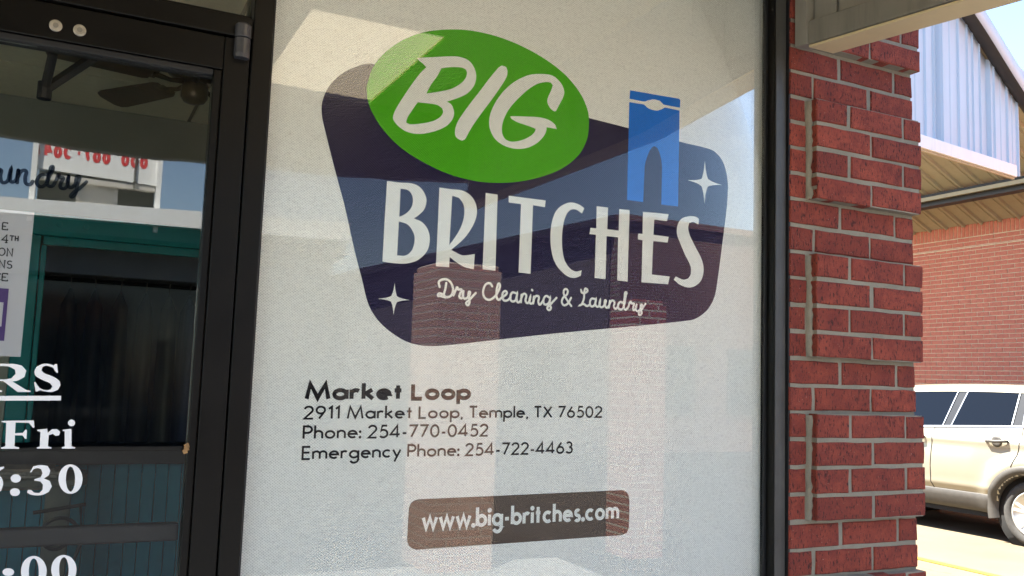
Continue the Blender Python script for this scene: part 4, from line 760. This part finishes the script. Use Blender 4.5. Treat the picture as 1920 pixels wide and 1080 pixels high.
# roof plane rises away from the wall: Z = 4.15 + .47*(10.6-X)
def RZ(x, o=0): return 4.15+.47*(WX-x)+o
cp_ = thing('metal_canopy', 'pale ribbed metal gable canopy with tan underside beyond the brick pier', 'canopy')
Y0c, Y1c = 4.82, 16.0
# ribbed deck sheets, ribs run down the slope
y = Y0c+.05; k = 0
while y < 11.5:
    w = .30; x0, x1 = 5.75, WX-.02
    o = .0
    pts = [(0, 0), (.115, 0), (.135, -.035), (.165, -.035), (.185, 0), (.215, 0), (.225, -.012), (.24, -.012), (.25, 0), (.30, 0)]
    rows_ = []
    for xx in (x0, x1): rows_.append([(xx, y+a, RZ(xx, b)) for a, b in pts])
    up_ = [[(p[0], p[1], p[2]+.03) for p in r_] for r_ in rows_]
    m_ = MB().grid(rows_); m_.grid(up_)
    m_.build('deck_sheet', MT['tan_metal'], cp_); y += w+.0005; k += 1
MB().add([(5.75, Y0c, RZ(5.75, .06)), (WX, Y0c, RZ(WX, .06)), (WX, Y1c, RZ(WX, .06)), (5.75, Y1c, RZ(5.75, .06)), (5.75, Y0c, RZ(5.75, .10)), (WX, Y0c, RZ(WX, .10)), (WX, Y1c, RZ(WX, .10)), (5.75, Y1c, RZ(5.75, .10))],
         [(0, 3, 2, 1), (4, 5, 6, 7), (0, 1, 5, 4), (1, 2, 6, 5), (2, 3, 7, 6), (3, 0, 4, 7)]).build('roof', MT['pale_metal'], cp_)
for bx in (9.72,):
    z = RZ(bx)-.045
    MB().box(bx-.012, bx+.012, 5.2, 15.9, z-.17, z).build('beam_web', MT['dark_metal'], cp_)
    MB().box(bx-.09, bx+.09, 5.2, 15.9, z-.20, z-.171).build('beam_flange', MT['dark_metal'], cp_)
    MB().box(bx-.10, bx-.03, 5.2, 15.9, z-.115, z-.06).build('purlin', MT['tan_metal'], cp_)
# gable face: ribbed vertical panels hung below the rake
A0 = Vector((6.333, 4.714, 0)); ad = Vector((math.cos(R(8.43)), math.sin(R(8.43)), 0)); an = Vector((ad.y, -ad.x, 0))   # an faces the camera
def top_at(s): return 6.16-.40*s-.055*s*s+.04*math.sin(s*2.6)
ribs = [-.63, -.30, .065, .225, .373, .40, .733, .925, 1.04, 1.19, 1.43, 1.50, 1.795, 2.03]
deep = {.225, 1.19}
for a, b in zip(ribs[:-1], ribs[1:]):
    w = b-a; back = .045 if a in deep else 0.; za, zb = top_at(a), top_at(b)
    prof = [(a, back), (a+.012, back), (b-.022, back), (b-.012, back-.018 if not back else back), (b, 0 if back else 0)]
    if not back and w > .2: prof = [(a, 0), (a+w*.42, 0), (a+w*.46, -.008), (a+w*.56, -.008), (a+w*.60, 0), (b-.03, 0), (b-.018, -.022), (b-.004, -.022), (b, 0)]
    elif back: prof = [(a, 0), (a+.006, back), (b-.02, back), (b, 0)]
    rows_ = []
    for zz in (0, 1):
        rows_.append([tuple(A0+ad*s-an*dp+Vector((0, 0, 4.16 if zz == 0 else top_at(s)))) for s, dp in prof])
    m_ = MB().grid(rows_); m_.grid([[tuple(Vector(p)-an*.05) for p in r_] for r_ in rows_]); m_.build('gable_sheet', MT['pale_metal'], cp_)
# right-hand return of the gable face towards the camera
B0 = A0+ad*2.03; bd = Vector((-.43, -.9, 0)).normalized()
def strip(name, p0, p1, z0, z1, th, mat, nrm):
    a, b = Vector(p0), Vector(p1); v = []
    for p, zz in ((a, z0), (b, z1)):
        pass
    q = [(a, z0[0]), (b, z0[1]), (b, z1[1]), (a, z1[0])]
    vv = [tuple(Vector((p.x, p.y, zz))) for p, zz in q]+[tuple(Vector((p.x, p.y, zz))-nrm*th) for p, zz in q]
    return MB().add(vv, [(0, 1, 2, 3), (7, 6, 5, 4)]+[(i, (i+1) % 4, (i+1) % 4+4, i+4) for i in range(4)]).build(name, mat, cp_, bevel=.004)
# lower trim
strip('trim', A0+ad*-.63+an*.035, A0+ad*1.93+an*.035, (4.135, 4.135), (4.275, 4.275), .05, MT['trim_white'], an)
strip('drip_edge', A0+ad*-.63+an*.005, A0+ad*1.93+an*.005, (4.112, 4.112), (4.134, 4.134), .03, MT['tan_metal'], an)
# rolled rake cap: broad bright top flange, shade beneath as a dark sheet
capr = []
for s in [i*.1 for i in range(-6, 26)]:
    t = top_at(s); b_ = A0+ad*s
    capr.append([tuple(b_+an*.002+Vector((0, 0, t-.03))), tuple(b_+an*.07+Vector((0, 0, t-.075))), tuple(b_+an*.16+Vector((0, 0, t-.04))), tuple(b_+an*.19+Vector((0, 0, t+.03))), tuple(b_+an*.17+Vector((0, 0, t+.16))), tuple(b_+an*.10+Vector((0, 0, t+.22))), tuple(b_-an*.10+Vector((0, 0, t+.22)))])
MB().grid(capr).build('rake_cap', MT['pale_metal'], cp_, True)
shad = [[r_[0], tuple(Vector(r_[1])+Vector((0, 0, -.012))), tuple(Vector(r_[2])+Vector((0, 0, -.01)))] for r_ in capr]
MB().grid(shad).build('rake_shade', MT['dark_metal'], cp_, True)
for p in ((5.9, 9.2), (5.9, 13.8)):
    MB().box(p[0]-.08, p[0]+.08, p[1]-.08, p[1]+.08, .002, RZ(5.98)-.05).build('post', MT['pale_metal'], cp_)

# ------------------------------------------------------------------ parked car (seen from its left rear quarter)
def car_paint(name, col):
    m, nt, b = node_mat(name)
    b.inputs['Base Color'].default_value = col+(1,); b.inputs['Metallic'].default_value = .35; b.inputs['Roughness'].default_value = .32
    b.inputs['Coat Weight'].default_value = .8; b.inputs['Coat Roughness'].default_value = .05
    v = coords(nt); d = ramp(nt, noise(nt, v, 2.4, 6, .6), .35, .75)
    nt.links.new(mixc(nt, math_n(nt, 'MULTIPLY', d, .35), col, tuple(c*.8 for c in col)), b.inputs['Base Color'])
    return m
MT['paint'] = car_paint('champagne_silver_paint', (.27, .25, .195))
MT['clad'] = plain('grey_plastic_cladding', (.045, .041, .036), .6, 0, .15, 20); MT['arch'] = plain('black_wheel_well', (.006, .006, .006), .9)
MT['tyre'] = plain('tyre_rubber', (.035, .033, .03), .85, 0, .2, 30, .3, 150); MT['rim'] = plain('silver_alloy', (.60, .60, .58), .3, .7, .05)
MT['car_glass'] = node_mat('dark_tinted_glass')[0]; _b = MT['car_glass'].node_tree.nodes['Principled BSDF']; _b.inputs['Base Color'].default_value = (.0015, .002, .003, 1); _b.inputs['Roughness'].default_value = .03; _b.inputs['IOR'].default_value = 1.40
MT['chrome'] = plain('bright_trim', (.75, .75, .73), .2, .8, .03); MT['gloss_black'] = plain('black_pillar', (.015, .015, .015), .25)
CX = 7.42; CW = 1.82; YR, YF = 4.36, 7.05; WR = .345; AR = .425
car = thing('parked_car', 'champagne silver hatchback SUV parked beyond the brick pier', 'car')
def belt(y): return 1.178+(5.7-y)*.056 if y > 3.4 else 1.31
def side_x(y, z):
    x = 0.
    if z > 1.06: x += (z-1.06)*.42
    x += .018*math.exp(-((z-1.07)/.05)**2)*-1
    if z < .62: x += (.62-z)*.10
    x += .012*math.exp(-((z-.56)/.04)**2)*-1
    x += .03*((z-.8)/.3)**2 if z < 1.06 else .03*(.26/.3)**2
    for yc in (YR, YF):
        d = math.hypot(y-yc, z-.36); x -= .03*math.exp(-((d-.50)/.09)**2)
    if y < 4.0: x += ((4.0-y)/.6)**2*.10
    if y > 7.2: x += ((y-7.2)/.75)**2*.22
    return x
YS0, YE = 3.45, 7.95
def top_z(y):
    if y < 6.9: return belt(y)
    return belt(6.9)-(y-6.9)*.10-max(0, y-7.6)**2*1.2
for sgn, nm in ((1, 'l'), (-1, 'r')):
    m_ = MB(); idx = {}
    ny, nz = 150, 44
    def pos(i, k):
        y = YS0+(YE-YS0)*i/ny; zb = .40; z = zb+(top_z(y)-zb)*k/nz
        x = side_x(y, z); X = CX+x if sgn == 1 else CX+CW-x
        return (X, y, z)
    for i in range(ny+1):
        for k in range(nz+1): idx[(i, k)] = len(m_.v); m_.v.append(pos(i, k))
    for i in range(ny):
        for k in range(nz):
            p = pos(i, k); q = pos(i+1, k+1); cyy, czz = (p[1]+q[1])/2, (p[2]+q[2])/2
            if min(math.hypot(cyy-YR, czz-.345), math.hypot(cyy-YF, czz-.345)) < AR-.02: continue
            m_.f.append((idx[(i, k)], idx[(i+1, k)], idx[(i+1, k+1)], idx[(i, k+1)]))
    m_.build('body_side', MT['paint'], car, True)
    # sill cladding
    cs = []
    for y in [YS0+.15+i*.05 for i in range(88)]:
        if min(abs(y-YR), abs(y-YF)) < .40: 
            if len(cs) > 1: MB().grid(cs).build('sill_cladding', MT['clad'], car, True)
            cs = []; continue
        ztop = .485
        rr = []
        for z, dx in ((ztop+.012, .004), (ztop, -.012), (.42, -.016), (.34, .0), (.295, .035), (.28, .10)):
            x = side_x(y, max(z, .42))+dx; rr.append((CX+x if sgn == 1 else CX+CW-x, y, z))
        cs.append(rr)
    if len(cs) > 1: MB().grid(cs).build('sill_cladding', MT['clad'], car, True)
    for yc in (YR, YF):
        rows_ = []
        for i in range(33):
            a = R(-12+204*i/32); rr = []
            for rad, dx in ((AR+.075, .004), (AR+.068, -.014), (AR+.01, -.016), (AR-.02, .006), (AR-.03, .10)):
                y, z = yc+rad*math.cos(a), .345+rad*math.sin(a); x = side_x(y, min(max(z, .42), 1.0))+dx
                if rad < AR-.025: x = side_x(y, .7)+.10
                rr.append((CX+x if sgn == 1 else CX+CW-x, y, z))
            rows_.append(rr)
        MB().grid(rows_).build('wheel_arch', MT['clad'], car, True)
        wx0 = CX+.09 if sgn == 1 else CX+CW-.42
        MB().lathe([(AR+.0, 0), (AR, .33)], (wx0, yc, .345), 'x', 32).build('wheel_well', MT['arch'], car, True)
# under-body, roof, glasshouse
MB().box(CX+.12, CX+CW-.12, YS0+.15, YE-.15, .24, .42).build('underbody', MT['arch'], car)
def roof_z(y):
    if y < 3.6: return 1.60-(3.6-y)*.4
    if y < 6.1: return 1.60+.062*math.sin(math.pi*min(1, (y-3.3)/3.4))+.02
    return 1.66-((y-6.1)/1.05)*(1.66-1.14)
st = []
for i in range(49):
    y = 3.50+(7.12-3.50)*i/48; zr = max(roof_z(y), belt(min(y, 6.9))+.004); zb = min(belt(min(y, 6.9)), zr); xb = side_x(y, zb)
    xr = xb+.19*(zr-zb)/.45; row = []
    half = [(xb+.004, zb), (xb+(xr-xb)*.5, zb+(zr-.055-zb)*.5), (xr, zr-.055), (xr+.02, zr-.018), (xr+.09, zr+.006), (xr+.30, zr+.035), (CW/2, zr+.045)]
    if zr-zb < .06: half = [(xb+.004+(CW/2-xb)*q/6, zb+.02*math.sin(math.pi/2*q/6)) for q in range(7)]
    row = [(CX+a, y, b) for a, b in half]+[(CX+CW-a, y, b) for a, b in half[::-1][1:]]
    st.append(row)
gh = MB().grid(st).build('roof', MT['paint'], car, True)
def gp(y, f, out=.006, sgn=1):
    """point on the glasshouse side, f from belt (0) to roof rail (1)"""
    zr = roof_z(y)-.055; zb = belt(y); xb = side_x(y, zb)+.004; xr = side_x(y, zb)+.19*(roof_z(y)-zb)/.45
    x = xb+(xr-xb)*f; z = zb+(zr-zb)*f
    return (CX+x-out, y, z) if sgn == 1 else (CX+CW-x+out, y, z)
def pane(name, ya, yb, yc, yd, f0, f1, out, mat, sgn):
    """ya..yb along the bottom, yc..yd along the top"""
    rows_ = []
    for k in range(7):
        t = k/6; f = f0+(f1-f0)*t; a = ya+(yc-ya)*t; b = yb+(yd-yb)*t
        rows_.append([gp(a+(b-a)*i/10, f, out, sgn) for i in range(11)])
    return MB().grid(rows_).build(name, mat, car, True)
for sgn in (1, -1):
    pane('pillar_band', 3.62, 6.75, 3.72, 6.12, .01, .98, .003, MT['gloss_black'], sgn)
    pane('window', 5.445, 6.62, 5.37, 6.08, .04, .93, .010, MT['car_glass'], sgn)
    pane('window', 4.62, 5.315, 4.625, 5.225, .04, .93, .010, MT['car_glass'], sgn)
    pane('window', 3.78, 4.455, 3.90, 4.50, .05, .90, .010, MT['car_glass'], sgn)
    pane('window_trim', 3.62, 6.80, 3.62, 6.78, -.015, .03, .014, MT['chrome'], sgn)
    pane('window_trim', 3.72, 6.20, 3.74, 6.12, .945, 1.0, .012, MT['paint'], sgn)
    for ya, yt, w in ((5.435, 5.362, .012), (5.325, 5.235, .012), (4.600, 4.607, .016), (4.475, 4.515, .012)):
        pane('window_trim', ya-w/2, ya+w/2, yt-w/2, yt+w/2, .02, .95, .013, MT['chrome'], sgn)
def seam(pts, sgn=1):
    return [((CX+side_x(y, z)-.0015) if sgn == 1 else (CX+CW-side_x(y, z)+.0015), y, z) for y, z in pts]
MT['seam'] = plain('panel_gap', (.02, .018, .015), .8)
for sgn in (1, -1):
    for pts in ([(5.535, belt(5.5)), (5.525, 1.05), (5.55, .75), (5.555, .56), (5.52, .46), (5.44, .34)], [(4.47, belt(4.47)), (4.455, 1.10), (4.48, .95), (4.54, .82)], [(4.80, .42), (4.83, .34), (5.43, .325)], [(6.72, belt(6.7)), (6.70, .9), (6.62, .5)]):
        sm = []
        for a, b in zip(pts[:-1], pts[1:]): sm += [(a[0]+(b[0]-a[0])*t/6, a[1]+(b[1]-a[1])*t/6) for t in range(6)]
        MB().tube(seam(sm+[pts[-1]], sgn), .0042, 5).build('door_seam', MT['seam'], car)
    for yh in (4.715, 5.75):
        hx = lambda y, z, o: CX+side_x(y, z)-o if sgn == 1 else CX+CW-side_x(y, z)+o
        zc = 1.075 if yh < 5 else 1.055
        o = MB().tube([(hx(yh-.13, zc, .004), yh-.13, zc+.008), (hx(yh-.11, zc, .035), yh-.11, zc+.008), (hx(yh, zc, .045), yh, zc), (hx(yh+.10, zc, .038), yh+.10, zc-.002), (hx(yh+.125, zc, .004), yh+.125, zc-.004)], [.013, .016, .016, .016, .012], 8).build('door_handle', MT['clad'], car, True)
        MB().lathe([(.062, 0), (.06, -.006 if sgn == 1 else .006), (.03, -.004 if sgn == 1 else .004)], (hx(yh, zc, .004), yh, zc+.0), 'x', 20).build('handle_cup', MT['clad'], o, True)
    for yc in (YR, YF):
        s1 = 1 if sgn == 1 else -1; xo = CX+.055 if sgn == 1 else CX+CW-.055
        wl = thing_part = bpy.data.objects.new('wheel', None); COL.objects.link(wl); wl.parent = car
        L = lambda prof: [(r_, h*s1) for r_, h in prof]
        MB().lathe(L([(.235, .02), (.25, .0), (.285, -.012), (.325, .0), (.343, .03), (WR, .06), (WR, .16), (.343, .19), (.30, .225), (.235, .22)]), (xo, yc, WR), 'x', 48).build('tyre', MT['tyre'], wl, True)
        MB().lathe(L([(.240, .012), (.236, -.002), (.222, .004), (.212, .045), (.205, .16)]), (xo, yc, WR), 'x', 40).build('rim', MT['rim'], wl, True)
        MB().lathe(L([(.215, .12), (.0, .12)]), (xo, yc, WR), 'x', 32).build('brake_disc', MT['arch'], wl)
        MB().lathe(L([(.055, .05), (.052, .012), (.035, .004), (.0, .004)]), (xo, yc, WR), 'x', 20).build('hub_cap', MT['rim'], wl, True)
        for q in range(5):
            sp_ = MB()
            for da in (-.17, .17):
                a = 2*math.pi*q/5+.3; a2 = a+da
                i0 = Vector((0, math.cos(a), math.sin(a)))*.03; i1 = Vector((0, math.cos(a2), math.sin(a2)))*.225; t = (i1-i0).normalized(); nn_ = Vector((0, -t.z, t.y))
                c0 = Vector((xo, yc, WR)); fx = Vector((s1, 0, 0))
                v = [c0+i0-nn_*.020+fx*.012, c0+i0+nn_*.020+fx*.012, c0+i1+nn_*.015+fx*.004, c0+i1-nn_*.015+fx*.004]
                v += [p+fx*.03 for p in v]
                sp_.add(v, [(0, 1, 2, 3), (7, 6, 5, 4), (0, 4, 5, 1), (1, 5, 6, 2), (2, 6, 7, 3), (3, 7, 4, 0)])
            sp_.build('spoke', MT['rim'], wl, bevel=.004)
# ends, bonnet, lamps (hidden from this side but part of the car)
hood = [[(CX+CW*k/10*1.0+(side_x(y, .9) if k == 0 else (-side_x(y, .9) if k == 10 else 0)), y, top_z(y)+.05*math.sin(math.pi*k/10)) for k in range(11)] for y in [6.9+i*.105 for i in range(11)]]
MB().grid(hood).build('bonnet', MT['paint'], car, True)
for yy, nm, dy in ((YE, 'front_bumper', .06), (YS0, 'rear_bumper', -.06)):
    rows_ = [[(CX+side_x(yy, .9)+(CW-2*side_x(yy, .9))*k/12, yy+dy*math.sin(math.pi*k/12)*1.2, z) for k in range(13)] for z in (.30, .45, .60, .80, top_z(yy) if yy > 5 else 1.30)]
    MB().grid(rows_).build(nm, MT['paint'] if yy > 5 else MT['clad'], car, True)
MT['lamp_red'] = plain('red_lamp', (.35, .01, .01), .15); MT['lamp_clear'] = plain('clear_lamp', (.6, .6, .6), .1)
for s_ in (.14, CW-.42):
    MB().box(CX+s_, CX+s_+.28, YE-.02, YE+.035, .76, .90).build('headlight', MT['lamp_clear'], car, bevel=.02)
for s_ in (.13, CW-.27):
    MB().box(CX+s_, CX+s_+.14, YS0-.05, YS0+.03, .95, 1.22).build('tail_light', MT['lamp_red'], car, bevel=.02)

# ------------------------------------------------------------------ across the lot: what the glass mirrors
YO = -16.0
MT['lap'] = None
def lap_mat():
    m, nt, b = node_mat('grey_lap_siding')
    tc = nt.nodes.new('ShaderNodeTexCoord'); sp = nt.nodes.new('ShaderNodeSeparateXYZ'); nt.links.new(tc.outputs['Object'], sp.inputs[0])
    w = math_n(nt, 'FRACT', math_n(nt, 'MULTIPLY', sp.outputs[2], 5.0))
    nt.links.new(mixc(nt, ramp(nt, w, 0, .12), (.07, .06, .055), (.15, .13, .125)), b.inputs['Base Color']); b.inputs['Roughness'].default_value = .8
    bump(nt, b, w, .4, .02); return m
MT['lap'] = lap_mat()
MT['dark_shop'] = plain('shop_glass_dark', (.02, .025, .03), .08); MT['stucco'] = plain('pale_stucco', (.50, .47, .42), .9, 0, .1, 2)
MT['red_print'] = plain('red_lettering', (.62, .02, .03), .5, 0, .05); MT['white_board'] = streaky('white_sign_board', (.80, .80, .78), (.62, .60, .55), .5, 0, .4)
MT['band'] = plain('shaded_band', (.14, .15, .15), .8)
op = thing('opposite_shop', 'white-edged shop row across the lot, seen mirrored in the door glass', 'building')
MB().box(-12, 3.4, YO-8, YO-2.2, 0, 3.95).build('wall', MT['dark_shop'], op)
MB().prism([(-12, 4.00), (3.4, 4.28), (3.4, 4.66), (-12, 4.12)], 'y', YO-.25, YO).build('white_fascia', MT['trim_white'], op)
MB().box(-12, 3.4, YO-2.19, YO-1.2, 3.3, 3.955).build('canopy_band', MT['band'], op)
MB().box(-12, 3.4, YO-8, YO-.26, 3.96, 4.36).build('roof', MT['dark_metal'], op)
for x in (-11.5, -7.5, -3.6): MB().box(x, x+.25, YO-.6, YO-.35, 0, 3.56).build('post', MT['trim_white'], op)
# rooftop sign cabinet
rs = thing('rooftop_sign', 'white rooftop sign cabinet with red phone number, mirrored in the door glass', 'sign')
SXL, SXR = -2.42, -.32
MB().prism([(SXL, 5.08), (SXR+.03, 5.0), (SXR+.03, 6.1), (SXL, 6.1)], 'y', YO-.45, YO-.30).build('header_board', MT['white_board'], rs)
for x in (SXL-.02, SXR-.02): MB().prism([(x, 4.1), (x+.09, 4.1), (x+.09, 6.1), (x, 6.1)], 'y', YO-.62, YO-.22).build('side_post', MT['white_board'], rs)
MB().box(SXL+.1, SXR-.03, YO-.60, YO-.50, 4.40, 5.08).build('back_plate', MT['dark_metal'], rs)
MB().box(SXL+.1, SXR-.03, YO-.50, YO-.32, 4.90, 5.0).build('light_shelf', MT['stucco'], rs)
MB().box(-1.68, -.98, YO-.495, YO-.44, 4.50, 4.90).build('access_panel', MT['stucco'], rs)
MB().box(SXL+.15, SXR-.1, YO-.49, YO-.33, 4.42, 4.47).build('rung', MT['white_board'], rs)
for x, z in ((-1.6, 4.57), (-1.6, 4.84), (-1.08, 4.57), (-1.08, 4.84)): MB().lathe([(.025, YO-.439), (.02, YO-.42), (0, YO-.42)], (x, 0, z), 'y', 10).build('bolt', MT['steel'], rs)
mb = MB(); SEG = {'0': 'abcdef', '1': 'bc', '2': 'abged', '3': 'abgcd', '4': 'fgbc', '5': 'afgcd', '6': 'afgedc', '7': 'abc', '8': 'abcdefg', '-': 'g'}
def seg_digit(mb, ch, x, z, h, w, t, yy):
    L_ = {'a': [(0, 1), (1, 1)], 'b': [(1, 1), (1, .5)], 'c': [(1, .5), (1, 0)], 'd': [(0, 0), (1, 0)], 'e': [(0, 0), (0, .5)], 'f': [(0, .5), (0, 1)], 'g': [(0, .5), (1, .5)]}
    for s_ in SEG[ch]:
        p = [(x-a*w, z+b*h) for a, b in L_[s_]]      # reads left to right when faced from the lot (towards -Y)
        n0 = len(mb.v); ribbon(mb, p, t, 0, False, True)
        mb.v[n0:] = [(q[0], yy-q[1]*1.0, q[2]) for q in mb.v[n0:]]
def num_digit(mb, ch, x, z, h, t, yy):
    for s_ in GL[ch][1]:
        cl_ = isinstance(s_, tuple); p = [(x-a*h*.46, z+b*h) for a, b in (s_[1] if cl_ else s_)]
        n0 = len(mb.v); ribbon(mb, p, t, 0, cl_, False); mb.v[n0:] = [(q[0], yy-q[1], q[2]) for q in mb.v[n0:]]
x = SXR-.22
for ch in '866 887-5847':
    if ch != ' ': num_digit(mb, ch, x, 5.33, .34, .058, YO-.296)
    x -= .162
mb.build('phone_number', MT['red_print'], rs, fix=False)
mb = MB()
for i in range(14): mb.lathe([(.014, i*.05), (.022, i*.05+.02), (.014, i*.05+.04)], (-.72, YO-.27, 4.86), 'z', 6)
mb.build('chain', MT['dark_metal'], rs)
# brick and siding gables further along
gb = thing('siding_building', 'grey sided gable building across the lot, mirrored in the sign glass', 'building')
MB().prism([(3.6, 0), (9.7, 0), (9.7, 5.35), (4.2, 3.85), (3.6, 3.5)], 'y', YO-7, YO).build('wall', MT['lap'], gb)
MB().prism([(3.4, 3.5), (9.7, 5.36), (9.7, 5.52), (3.4, 3.66)], 'y', YO-7.1, YO+.25).build('roof', MT['dark_metal'], gb)
for x in (5.2, 7.4): MB().box(x, x+1.1, YO+.002, YO+.05, .9, 2.3).build('window', MT['dark_shop'], gb)
bb = thing('gabled_brick_building', 'brown brick building across the lot, mirrored at the right of the sign', 'building')
MB().box(9.75, 20, YO-8, YO+.4, 0, 5.35).build('wall', MT['brick_dull'], bb)
MB().box(9.7, 20.1, YO-8.1, YO+.5, 5.352, 5.5).build('coping', MT['brick_dull'], bb)
for x in (10.6, 12.9, 15.2): MB().box(x, x+1.3, YO+.402, YO+.44, .9, 2.5).build('window', MT['dark_shop'], bb)
def column(x0, x1, y0, y1, z1, label, mk='brick_tan'):
    c = thing('brick_column', label, 'column', 'brick columns across the walkway')
    MB().box(x0, x1, y0, y1, 0, z1).build('shaft', MT[mk], c, bevel=.004)
    MB().box(x0+.02, x1-.02, y0+.02, y1-.02, z1+.0005, z1+.05).build('cap', MT[mk], c, bevel=.01)
column(1.06, 1.63, -5.6, -5.0, 2.46, 'wide sunlit brick column behind the viewer, mirrored in the sign')
column(2.98, 3.34, -5.4, -5.0, 2.28, 'slim brick column behind the viewer, mirrored right of the wide one', 'brick_wall')
